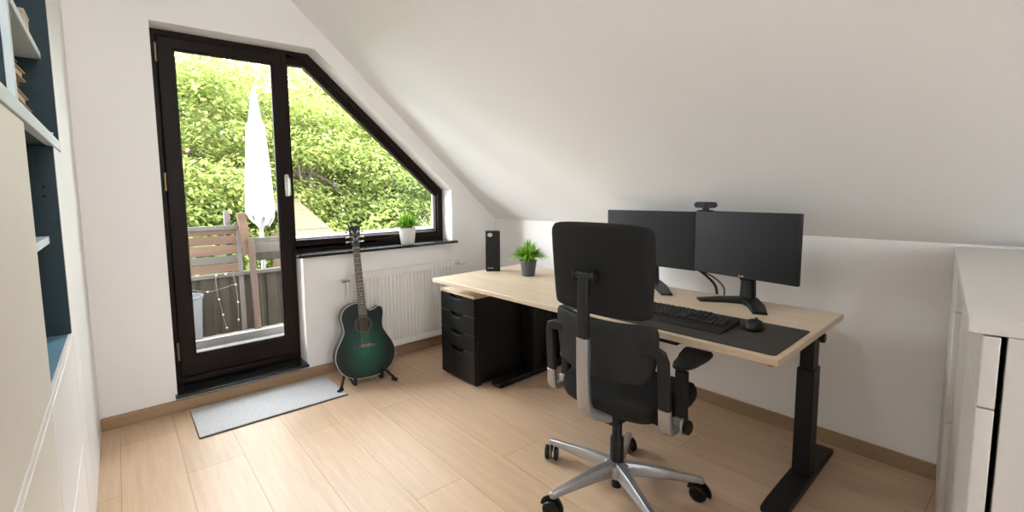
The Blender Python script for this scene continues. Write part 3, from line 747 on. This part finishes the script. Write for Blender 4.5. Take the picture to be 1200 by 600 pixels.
# five-star base
MB().lathe([(.022, .074), (.05, .077), (.053, .11), (.047, .128), (.03, .138), (.022, .138)], 24).build('base_hub', 'silver', ch)
CR = .033
for i in range(5):
    a = math.radians(23 + 72 * i); d = Vector((math.cos(a), math.sin(a), 0))
    pr = lambda w, h: [(-w / 2, -h), (w / 2, -h), (w / 2, -h * .3), (w * .32, 0), (-w * .32, 0), (-w / 2, -h * .3)]
    lg = MB().sweep([d * .03 + Vector((0, 0, .137)), d * .12 + Vector((0, 0, .130)), d * .26 + Vector((0, 0, .108)), d * .334 + Vector((0, 0, .096))], [pr(.046, .056), pr(.040, .047), pr(.031, .030), pr(.027, .022)], up=(0, 0, 1))
    lg.cyl(d * .325 + Vector((0, 0, .094)), d * .325 + Vector((0, 0, .072)), .0135)
    l = lg.build('leg', 'silver', ch, bevel=.002)
    sw = a + (.7, 2.1, -.9, 1.4, 2.6)[i]
    T = Matrix.Translation(d * .325) @ Matrix.Rotation(sw, 4, 'Z')
    cs = MB(); cs.cyl((0, 0, .05), (0, 0, .078), .008, 10, T=T)
    arc = [(.004 + .036 * math.cos(t), 0, CR + .036 * math.sin(t)) for t in [math.radians(200 - 20 * q) for q in range(11)]]
    cs.sweep(arc, flat(.020, .006), up=(0, 1, 0), T=T)
    cs.build('caster', 'black_pl', l)
    for s in (-1, 1):
        wm = MB(); wm.lathe([(0, -.011), (.022, -.011), (.030, -.008), (CR, 0), (.031, .007), (.022, .010), (.013, .007), (0, .007)], 24, T=T @ Matrix.Translation((.004, s * .0215, CR)) @ Matrix.Rotation(-s * PI / 2, 4, 'X'))
        wm.build('wheel', 'black_pl', l)
MB().lathe([(0, .022), (.020, .022), (.020, .07), (.0205, .20), (.027, .136), (.027, .235), (.02, .245), (.02, .35), (0, .35)], 24).build('gas_column', 'black_pl', ch)
me_ = MB(); me_.prism([(-.12, .345), (.10, .345), (.14, .385), (.14, .40), (-.13, .40), (-.13, .37)], -.07, .07, 1); me_.bb((-.04, -.20, .375), (.06, .20, .395))
me_.build('mechanism', 'black_pl', ch, bevel=.006)
MB().tube([(.04, .06, .37), (.05, .16, .365), (.055, .215, .362)], .007).build('lever', 'black_pl', ch)
so = catmull([(.262, 0), (.252, .16), (.21, .222), (.08, .236), (-.06, .215), (-.13, .165), (-.145, 0), (-.13, -.165), (-.06, -.215), (.08, -.236), (.21, -.222), (.252, -.16)], 4)
sd = lambda x, y, z: (x, y, z - .020 * max(0, (x - .14) / .13) ** 2 + .010 * (abs(y) / .23) ** 2)
MB().pad(so, [(.6, .397), (.9, .398), (.98, .41), (1.0, .432), (.99, .455), (.955, .472), (.85, .478), (.5, .474)], sd).build('seat', 'black_fab', ch, smooth=60)
MB().pad(so, [(.5, .384), (.86, .384), (.95, .394), (.95, .406)], sd).build('seat_shell', 'black_pl', ch)
def lerp(a, b, t): return a + (b - a) * t
def back_pad(ol_, rings, x0, x1, z0, z1, curve):
    def df(y, z, h):
        t = (z - z0) / (z1 - z0)
        return (lerp(x0, x1, t) + curve * (y / .2) ** 2 + h, y, z)
    return MB().pad(ol_, rings, df)
ub = catmull([(0, 1.140), (.12, 1.138), (.185, 1.132), (.206, 1.122), (.216, 1.10), (.217, 1.04), (.216, .97), (.213, .88), (.210, .825), (.203, .800), (.17, .790), (.08, .786), (0, .785), (-.08, .786), (-.165, .790), (-.194, .800), (-.202, .825), (-.207, .88), (-.214, .97), (-.217, 1.04), (-.216, 1.10), (-.206, 1.122), (-.185, 1.132), (-.12, 1.138)], 4)
RB = [(.5, -.022), (.9, -.022), (.97, -.019), (.995, -.009), (1.0, .004), (.99, .020), (.96, .030), (.85, .036), (.5, .038)]
back_pad(ub, RB, -.150, -.180, .795, 1.140, .026).build('upper_backrest', 'black_fab', ch, smooth=60)
lb_ = catmull([(0, .767), (.10, .770), (.185, .776), (.214, .770), (.222, .73), (.218, .66), (.204, .59), (.175, .553), (.10, .540), (0, .536), (-.10, .540), (-.175, .553), (-.204, .59), (-.218, .66), (-.222, .73), (-.214, .770), (-.185, .776), (-.10, .770)], 4)
RL = [(.5, -.012), (.92, -.012), (.98, -.009), (1.0, -.002), (1.0, .010), (.97, .022), (.85, .03), (.5, .034)]
back_pad(lb_, RL, -.150, -.160, .574, .775, .040).build('lower_backrest', 'grey_fab', ch, smooth=60)
MB().sweep([(-.232, 0, .942), (-.236, 0, .85), (-.234, 0, .695)], flat(.046, .026, .3), up=(1, 0, 0)).build('spine', 'black_soft', ch, bevel=.002)
MB().sweep([(-.235, 0, .71), (-.232, 0, .56), (-.226, 0, .47), (-.212, 0, .425), (-.185, 0, .398), (-.14, 0, .382), (-.06, 0, .374)], [flat(.05, .03, .3), flat(.05, .03, .3), flat(.052, .032, .3), flat(.058, .034, .3), flat(.075, .034, .3), flat(.12, .032, .3), flat(.13, .03, .3)], up=(1, 0, .3)).build('spine_bracket', 'silver', ch, bevel=.002)['label'] = 'silver curved bracket'
pv = MB(); pv.cyl((-.228, -.045, .945), (-.228, .045, .945), .016, 18); pv.cyl((-.228, -.047, .945), (-.228, -.036, .945), .020, 18); pv.cyl((-.228, .036, .945), (-.228, .047, .945), .020, 18)
pv.bb((-.228, -.03, .93), (-.18, .03, .96)); pv.build('pivot', 'black_pl', ch, bevel=.003)
for s in (1, -1):
    pr = flat(.042, .022, .35)
    path = [(-.125, s * .175, .690), (-.13, s * .222, .694), (-.128, s * .245, .684), (-.124, s * .252, .66), (-.11, s * .254, .475)]
    bk = MB().sweep(path, pr, up=(1, 0, 0)).build('back_bracket', 'black_soft', ch, bevel=.002)
    MB().sweep([(-.111, s * .254, .485), (-.106, s * .255, .42), (-.095, s * .256, .402), (-.07, s * .257, .394), (0, s * .258, .390), (.02, s * .258, .390)], [flat(.044, .025, .35)] * 3 + [flat(.032, .03, .35)] * 3, up=(.7, 0, .7)).build('bracket_foot', 'silver', bk, bevel=.002)
    MB().bb((-.02, s * .08, .374), (.03, s * .262, .394)).build('arm_mount', 'silver', bk, bevel=.003)
    ap = MB().sweep([(-.005, s * .262, .40), (.0, s * .258, .60)], flat(.044, .028, .35), up=(1, 0, 0)).build('arm_post', 'black_soft', ch, bevel=.002)
    MB().bb((-.035, s * .246, .372), (.026, s * .278, .432)).build('post_socket', 'silver', ap, bevel=.004)
    MB().lathe([(0, 0), (.024, 0), (.027, .004), (.027, .012), (.022, .016), (0, .017)], 20, T=Matrix.Translation((.0, s * .278, .395)) @ Matrix.Rotation(-s * PI / 2, 4, 'X')).build('arm_knob', 'black_pl', ap)
    ao = catmull([(.215, s * .185), (.222, s * .262), (.20, s * .277), (.10, s * .290), (.02, s * .290), (-.03, s * .270), (-.03, s * .238), (.02, s * .225), (.10, s * .200), (.19, s * .176)], 4)
    MB().pad(ao, [(.6, .606), (.9, .607), (1, .616), (1, .624), (.94, .634), (.6, .637)], lambda x, y, z: (x, y, z - .010 * max(0, (x - .08) / .12))).build('arm_pad', 'black_soft', ch, smooth=60)

# ------------------------------------------------------------------ white dresser on the right
Q = Vector((1.259, .091)); ang = math.atan2(.162, 1.465)
dr = thing('white_dresser', 'white chest of drawers with overhanging top at the right edge of the room', 'dresser', (Q.x, Q.y, 0), (0, 0, ang))
# local x along the front away from us, local -y = depth
W_, D_, H_ = 1.415, .46, 1.012
MB().bb((0, -D_, H_ - .028), (W_, 0, H_)).build('top', 'dresser', dr, bevel=.002)
MB().bb((.002, -D_, .06), (.022, -.050, H_ - .028)).build('end_panel', 'dresser', dr, bevel=.001)
MB().bb((W_ - .022, -D_, .06), (W_ - .002, -.050, H_ - .028)).build('end_panel', 'dresser', dr, bevel=.001)
MB().bb((.022, -D_, .06), (W_ - .022, -D_ + .01, H_ - .028)).build('back_panel', 'dresser', dr)
MB().bb((.022, -D_, .06), (W_ - .022, -.052, .08)).build('bottom_panel', 'dresser', dr)
MB().bb((.03, -.058, .082), (W_ - .03, -.054, H_ - .03)).build('inner_panel', 'card', dr, smooth=0)
MB().bb((.03, -D_ + .02, 0), (W_ - .03, -.07, .06)).build('plinth', 'dresser', dr)
cols = [(.002, .395), (.398, .90), (.906, W_ - .002)]
zs_ = [(.845, H_ - .031), (.47, .842), (.085, .467)]
for ca, cb in cols:
    for za, zb in zs_:
        q = 0 if ca < .5 else .016
        MB().bb((ca, -.042, za), (cb, -.019 + q, zb)).build('drawer', 'dresser', dr, bevel=.002)

# ------------------------------------------------------------------ balcony
OUT = DY + .30
struct(MB().bb((-2.5, OUT, -.25), (4.5, 5.7, -.04)).build('trim_4', 'deck', smooth=0), 'weathered balcony deck outside the door')
struct(MB().bb((WX0 + .01, F + .08, .10), (DX1 - .01, OUT + .16, .215)).build('trim_5', 'concrete', bevel=.004), 'pale stone step outside the balcony door')
struct(MB().bb((WX0 + .01, OUT + .16, .05), (DX1 - .01, OUT + .185, .268)).build('trim_6', 'zinc', bevel=.003), 'pale metal lip of the outer door step')
struct(MB().bb((DX1 + .004, F + .07, .88), (WX1 + .05, OUT + .12, .952)).build('trim_7', 'zinc', bevel=.003), 'pale outer window sill')

FY = 4.7
pn = thing('balcony_panel', 'dark grey ribbed balcony parapet panel below the wooden fence', 'parapet', (0, FY, 0))
prf = [(-2.2, .03)]
xx = -2.2
while xx < 4.0:
    prf += [(xx, 0), (xx + .07, 0), (xx + .085, .012), (xx + .115, .012), (xx + .13, 0)]; xx += .14
prf += [(4.0, 0), (4.0, .03)]
MB().prism(prf, -.04, .50, 2).build('sheet', 'panel', pn, smooth=0)
MB().bb((-2.2, -.02, .50), (4.0, .045, .535)).build('top_rail', 'grey_wood', pn, bevel=.003)
fn = thing('slat_fence', 'weathered pinkish wooden slat screen on the balcony parapet, left of the posts', 'fence', (0, FY, 0))
for z0, z1 in ((.548, .625), (.632, .70), (.712, .80), (.812, .888), (.90, .972)):
    MB().bb((-1.6, -.004, z0), (.905, .018, z1)).build('slat', 'fence' if z0 != .632 else 'grey_wood', fn, bevel=.003)
MB().bb((-1.6, -.012, .945), (.915, .03, .985)).build('cap_rail', 'grey_wood', fn, bevel=.003)
for xx in (.92, -.4): MB().bb((xx - .022, -.005, -.035), (xx + .022, .04, .985)).build('post', 'grey_wood_v', fn, bevel=.003)
rl = thing('grey_railing', 'grey weathered board railing right of the fence posts', 'railing', (0, FY, 0))
for z0, z1, mm in ((.805, .848, 'grey_wood'), (.70, .80, 'grey_wood'), (.625, .70, 'panel')):
    MB().bb((1.0, .0, z0), (3.4, .03, z1)).build('board', mm, rl, bevel=.003)
for xx in (1.6, 3.3): MB().bb((xx - .03, .03, -.035), (xx + .03, .08, .84)).build('post', 'grey_wood_v', rl, bevel=.003)
def post(label, x, y, z0, z1, w, lean, mm):
    o = MB().sweep([(0, 0, z0), (lean, 0, z1)], rrect(w, w * .8, .004, 2), up=(0, 1, 0)).build('fence_post', mm, None, (x, y, 0))
    return tag(o, label, 'post', 'wooden posts on the balcony')
post('tall reddish brown wooden post in front of the parapet', 1.03, FY - .06, -.04, .86, .055, -.02, 'fence_v')
post('pale short board leaning upright above the fence end', .985, FY - .02, .70, 1.10, .075, -.04, 'fence')
post('thin grey post with a dark cap behind the slat screen', .835, FY + .06, -.04, 1.12, .05, 0, 'grey_wood_v')

# parasol
pa = thing('closed_parasol', 'closed white parasol standing on the balcony', 'parasol', (1.262, 5.27, -.04))
PS = 1.2
nn = 16
rr = [(1.33, .02, .0), (1.25, .055, .5), (1.08, .118, .35), (1.20, .122, .3), (1.5, .108, .28), (1.8, .088, .22), (1.92, .080, .2), (1.925, .064, .15), (2.1, .036, .1), (2.2, .02, .05), (2.235, .006, 0)]
rr = [(1.06, .122, .42), (1.15, .128, .35), (1.35, .118, .28), (1.6, .102, .24), (1.82, .085, .2), (1.925, .078, .2), (1.93, .060, .12), (2.06, .040, .1), (2.17, .024, .05), (2.235, .008, 0)]
vs = []; fs = []
for z, r, k in rr:
    for i in range(64):
        a = 2 * PI * i / 64; q = r * (1 - k * (.5 - .5 * math.cos(a * 8)))
        zz = z
        if z == 1.06: zz = z - .045 * math.cos(a * 8 + PI) - .02 * math.cos(a)
        vs.append((q * PS * math.cos(a), q * PS * math.sin(a), 1.320 + (zz - 1.302) * PS))
for j in range(len(rr) - 1):
    for i in range(64):
        i2 = (i + 1) % 64; fs.append([j * 64 + i, j * 64 + i2, (j + 1) * 64 + i2, (j + 1) * 64 + i])
fs.append([(len(rr) - 1) * 64 + i for i in range(64)])
cn = MB().add(vs, fs).build('canopy', 'canvas', pa, smooth=50)
MB().lathe([(0, .93), (.02, .94), (.07, 1.01), (.12, 1.10), (.08, 1.13), (0, 1.13)], 24).build('canopy_lining', 'canvas', pa)
MB().tube([(0, 0, .05), (0, 0, 2.42)], .022, 14).build('pole', 'zinc', pa)
MB().sphere((0, 0, 2.425), .02, 8).build('finial', 'zinc', pa)
MB().lathe([(0, 0), (.22, 0), (.23, .02), (.22, .05), (.05, .06), (.035, .15), (0, .15)], 28).build('foot', 'concrete', pa)
MB().lathe([(.122, -.01), (.132, -.01), (.130, .012), (.122, .012)], 24, c=(0, 0, 1.56)).build('tie_band', 'canvas', pa)

tub = thing('plastic_tub', 'pale grey plastic tub standing by the left of the parapet', 'tub', (.43, 4.50, -.04))
MB().lathe([(0, 0), (.10, 0), (.105, .01), (.125, .42), (.135, .43), (.135, .445), (.12, .445), (.10, .02), (0, .02)], 28).build('body', 'tub', tub)
MB().tube([(-.13, 0, .42), (-.10, 0, .36), (0, -.14, .30), (.10, 0, .36), (.13, 0, .42)], .004, 6).build('handle', 'zinc', tub)

fl = thing('fairy_lights', 'thin string of fairy lights hanging over the balcony parapet', 'string lights', (0, FY, 0))
wv = MB(); pts_ = [(.70, -.025, .54), (.695, -.03, .45), (.71, -.03, .3), (.735, -.03, .15), (.76, -.03, .0)]
p2 = [(.84, -.025, .54), (.86, -.03, .42), (.87, -.03, .25), (.865, -.03, .05)]
p3 = [(.50, -.03, .42), (.62, -.03, .385), (.74, -.03, .40), (.86, -.03, .43)]
p4 = [(.70, -.025, .54), (.76, -.022, .535), (.84, -.025, .54)]
for p in (pts_, p2, p3, p4): wv.tube(catmull(p, 6, False), .002, 6)
wv.build('wire', 'wire', fl)
for b_ in ((.71, .3), (.735, .15), (.76, .02), (.86, .42), (.87, .25), (.865, .08), (.70, .53), (.62, .385), (.78, .53)):
    MB().sphere((b_[0], -.035, b_[1]), .011, 6).build('bulb', 'bulb', fl)

# ------------------------------------------------------------------ garden
struct(MB().bb((-25, 4.9, -3.3), (40, 40, -3.1)).build('ground', 'lawn', smooth=0))
sh = thing('garden_shed', 'garden shed with pale tan board roof beyond the balcony', 'shed', (0, 0, 0))
MB().bb((2.15, 6.95, -3.1), (2.6, 8.3, .60)).build('wall', 'fence_v', sh)
rf = MB()
NB = 7
for i in range(NB):
    t0, t1 = i / NB, (i + 1) / NB + .02
    y0, y1 = lerp(6.75, 8.2, t0), lerp(6.75, 8.2, t1); z0, z1 = lerp(.62, 1.12, t0), lerp(.62, 1.12, t1)
    xa0, xa1 = lerp(2.72, 2.62, t0), lerp(2.72, 2.62, t1); xb0, xb1 = lerp(2.08, 2.14, t0), lerp(2.08, 2.14, t1)
    vs = [(xb0, y0, z0), (xa0, y0, z0), (xa1, y1, z1), (xb1, y1, z1)]
    vs += [(x, y, z + .03) for x, y, z in vs]
    rf.add(vs, [(0, 3, 2, 1), (4, 5, 6, 7), (0, 1, 5, 4), (1, 2, 6, 5), (2, 3, 7, 6), (3, 0, 4, 7)])
rf.build('roof', 'roof', sh, smooth=0)
MB().bb((2.13, 8.15, 1.10), (2.64, 8.35, 1.19)).build('ridge_board', 'roof', sh)

def tree(loc, scale, rx, rz, cz, n, lm, seed, label):
    rnd = np.random.default_rng(seed)
    t = thing('garden_tree', label, 'tree', loc, group='trees in the garden')
    nc = 110
    # clumps over the crown volume, mostly near its skin
    d = rnd.normal(size=(nc, 3)); d /= np.linalg.norm(d, axis=1)[:, None]
    q = rnd.random(nc) ** .35
    ctr = d * q[:, None] * np.array([rx, rx, rz]) + np.array([0, 0, cz])
    cr = rnd.uniform(.5, .95, nc) * scale
    idx = rnd.integers(0, nc, n)
    dd = rnd.normal(size=(n, 3)); dd /= np.linalg.norm(dd, axis=1)[:, None]
    rad_ = rnd.random(n) ** .45
    pos = ctr[idx] + dd * (rad_ * cr[idx])[:, None] * np.array([1.15, 1.15, .5])
    # leaves: long, mostly drooping outward and near horizontal
    az = np.arctan2(dd[:, 1], dd[:, 0]) + rnd.normal(0, .7, n)
    pit = rnd.normal(-.35, .35, n)
    L_ = rnd.uniform(.07, .15, n) * scale; Wd = L_ * rnd.uniform(.42, .6, n)
    ax = np.stack([np.cos(az) * np.cos(pit), np.sin(az) * np.cos(pit), np.sin(pit)], 1)
    sd_ = np.stack([-np.sin(az), np.cos(az), rnd.normal(0, .5, n)], 1); sd_ /= np.linalg.norm(sd_, axis=1)[:, None]
    a_ = pos; b_ = pos + ax * (L_ * .5)[:, None] + sd_ * (Wd / 2)[:, None]; c_ = pos + ax * L_[:, None]; e_ = pos + ax * (L_ * .5)[:, None] - sd_ * (Wd / 2)[:, None]
    V = np.stack([a_, b_, c_, e_], 1).reshape(-1, 3).astype(np.float32)
    me = bpy.data.meshes.new('crown'); me.vertices.add(4 * n); me.vertices.foreach_set('co', V.ravel())
    me.loops.add(4 * n); me.loops.foreach_set('vertex_index', np.arange(4 * n, dtype=np.int32))
    me.polygons.add(n); me.polygons.foreach_set('loop_start', np.arange(0, 4 * n, 4, dtype=np.int32))
    me.update(calc_edges=True); me.materials.append(M[lm])
    o = bpy.data.objects.new('crown', me); COL.objects.link(o); o.parent = t
    tk = MB(); g0_ = -3.1 - loc[2]
    tk.tube([(0, 0, g0_), (.1, .05, cz - rz * .6), (0, .1, cz), (.05, 0, cz + rz * .6)], [.22, .17, .10, .03], 10)
    for i in range(26):
        e = ctr[i]; s0 = Vector((.03, .06, cz - rz * .6 + (i / 26) * rz * 1.0)); e = Vector(e)
        mid = (s0 + e) / 2 + Vector((0, 0, .15)); tk.tube([s0, mid, e], [.055, .035, .012], 6)
    tk.build('trunk', 'bark', t)
    return t
TR = [((1.0, 10.4, 0), 1.0, 2.0, 2.6, 1.6, 42000, 'leaf', 1, 'yellow-green tree seen behind the closed parasol'),
      ((3.6, 10.9, 0), 1.0, 2.0, 2.9, 1.4, 44000, 'leaf', 2, 'yellow-green tree in the middle of the sloped window'),
      ((6.4, 11.6, 0), 1.0, 2.0, 2.7, 1.0, 42000, 'leaf_d', 3, 'green tree filling the right part of the sloped window'),
      ((-1.2, 11.5, 0), 1.1, 2.1, 3.0, 1.5, 32000, 'leaf_d', 4, 'deeper green tree at the left edge of the balcony door glass'),
      ((2.3, 14.5, 0), 1.3, 2.8, 3.8, 2.2, 46000, 'leaf_d', 5, 'tall green tree far behind the parasol'),
      ((6.0, 15.5, 0), 1.3, 3.0, 3.8, 2.2, 46000, 'leaf', 6, 'tall yellow-green tree far behind the sloped window'),
      ((10.2, 14.8, 0), 1.3, 2.8, 3.6, 1.8, 32000, 'leaf_d', 7, 'tree seen at the far right corner of the sloped window')]
for a_ in TR: tree(*a_)
def bush(loc, r, h, n, lm, seed, label):
    rnd = np.random.default_rng(seed)
    t = thing('garden_bush', label, 'bush', loc, group='bushes below the trees')
    dd = rnd.normal(size=(n, 3)); dd /= np.linalg.norm(dd, axis=1)[:, None]; dd[:, 2] = np.abs(dd[:, 2])
    bumps = 1 + .22 * np.sin(dd[:, 0] * 7 + seed) * np.cos(dd[:, 1] * 6) + .15 * np.sin(dd[:, 2] * 9)
    pos = dd * (rnd.random(n) ** .3 * bumps)[:, None] * np.array([r, r, h])
    az = np.arctan2(dd[:, 1], dd[:, 0]) + rnd.normal(0, .8, n); pit = rnd.normal(-.1, .5, n); L_ = rnd.uniform(.12, .22, n); Wd = L_ * .4
    ax = np.stack([np.cos(az) * np.cos(pit), np.sin(az) * np.cos(pit), np.sin(pit)], 1)
    sd_ = np.stack([-np.sin(az), np.cos(az), rnd.normal(0, .5, n)], 1)
    V = np.stack([pos, pos + ax * (L_ * .5)[:, None] + sd_ * (Wd / 2)[:, None], pos + ax * L_[:, None], pos + ax * (L_ * .5)[:, None] - sd_ * (Wd / 2)[:, None]], 1).reshape(-1, 3)
    me = bpy.data.meshes.new('foliage'); me.from_pydata(V.tolist(), [], np.arange(4 * n).reshape(-1, 4).tolist()); me.materials.append(M[lm])
    o = bpy.data.objects.new('foliage', me); COL.objects.link(o); o.parent = t
    sm = MB()
    for i in range(7):
        a = i * .9; sm.tube([(0, 0, 0), (r * .3 * math.cos(a), r * .3 * math.sin(a), h * .5), (r * .6 * math.cos(a), r * .6 * math.sin(a), h * .8)], [.05, .03, .01], 6)
    sm.build('stem', 'bark', t)
for a_ in [((.3, 8.9, -3.1), 1.4, 3.5, 9000, 'leaf', 11, 'bright bush rising behind the slat screen'), ((4.4, 9.2, -3.1), 1.5, 3.5, 9000, 'leaf', 12, 'bright bush below the middle of the sloped window'), ((7.6, 10.2, -3.1), 1.7, 3.5, 9000, 'leaf_d', 13, 'green bush below the right corner of the sloped window')]: bush(*a_)

# ------------------------------------------------------------------ unseen pendant lamp, added to fill the room with light
lp = thing('fill_lamp', 'unseen round pendant lamp added as fill light', 'lamp', (.16, .85, 0))
MB().sphere((0, 0, 2.33), .17, 14).build('glow_globe', 'lampfill', lp, smooth=80)
MB().tube([(0, 0, 2.49), (0, 0, CZ)], .006, 8).build('cable', 'black_pl', lp)
MB().lathe([(0, 0), (.05, 0), (.05, .02), (.02, .035), (0, .035)], 20, c=(0, 0, CZ - .035)).build('ceiling_rose', 'white', lp)

# ------------------------------------------------------------------ light
w = bpy.data.worlds.new('sky'); scn.world = w; w.use_nodes = True
bg = w.node_tree.nodes['Background']; bg.inputs[0].default_value = (.95, .98, 1.03, 1); bg.inputs[1].default_value = 10.5
sun = bpy.data.lights.new('sun', 'SUN'); sun.energy = 6.0; sun.angle = math.radians(34); sun.color = (1, .985, .96)
so_ = bpy.data.objects.new('sun', sun); COL.objects.link(so_); so_.rotation_euler = Vector((.88, -.40, -.36)).to_track_quat('-Z', 'Y').to_euler()
def portal(name, loc, rot, sx, sy, e=None):
    l = bpy.data.lights.new(name, 'AREA'); l.shape = 'RECTANGLE'; l.size = sx; l.size_y = sy
    o = bpy.data.objects.new(name, l); COL.objects.link(o); o.location = loc; o.rotation_euler = rot
    if e is None: l.cycles.is_portal = True
    else: l.energy = e
    return o
portal('window_portal', ((WX0 + WX1) / 2, F + .12, 1.2), (-PI / 2, 0, 0), 2.05, 2.2)
# ------------------------------------------------------------------ camera
f_, pitch, yaw, roll, pcx, pcy, HC = 531.7016, -5.4058, 36.8807, -.9854, 536.0036, 275.143, 1.262
cam = bpy.data.cameras.new('camera'); co = bpy.data.objects.new('camera', cam); COL.objects.link(co); scn.camera = co
a, b, c_ = (math.radians(v) for v in (pitch, yaw, roll))
fw = Vector((math.sin(b) * math.cos(a), math.cos(b) * math.cos(a), math.sin(a))); rt = Vector((math.cos(b), -math.sin(b), 0)); up = rt.cross(fw)
r2 = rt * math.cos(c_) + up * math.sin(c_); u2 = up * math.cos(c_) - rt * math.sin(c_)
mw = Matrix((r2, u2, -fw)).transposed().to_4x4(); mw.translation = (0, 0, HC); co.matrix_world = mw
cam.sensor_fit = 'HORIZONTAL'; cam.sensor_width = 36; cam.lens = f_ / 1200 * 36
cam.shift_x = (600 - pcx) / 1200; cam.shift_y = (pcy - 300) / 1200
cam.clip_start = .02; cam.clip_end = 200

vs_ = scn.view_settings
scn.display_settings.display_device = 'sRGB'
vs_.view_transform = 'Standard'; vs_.look = 'None'; vs_.gamma = 1; vs_.use_curve_mapping = False; vs_.exposure = 0.68
cy = scn.cycles
cy.use_denoising = True; cy.diffuse_bounces = 8; cy.max_bounces = 14; cy.transparent_max_bounces = 16; cy.sample_clamp_indirect = 8
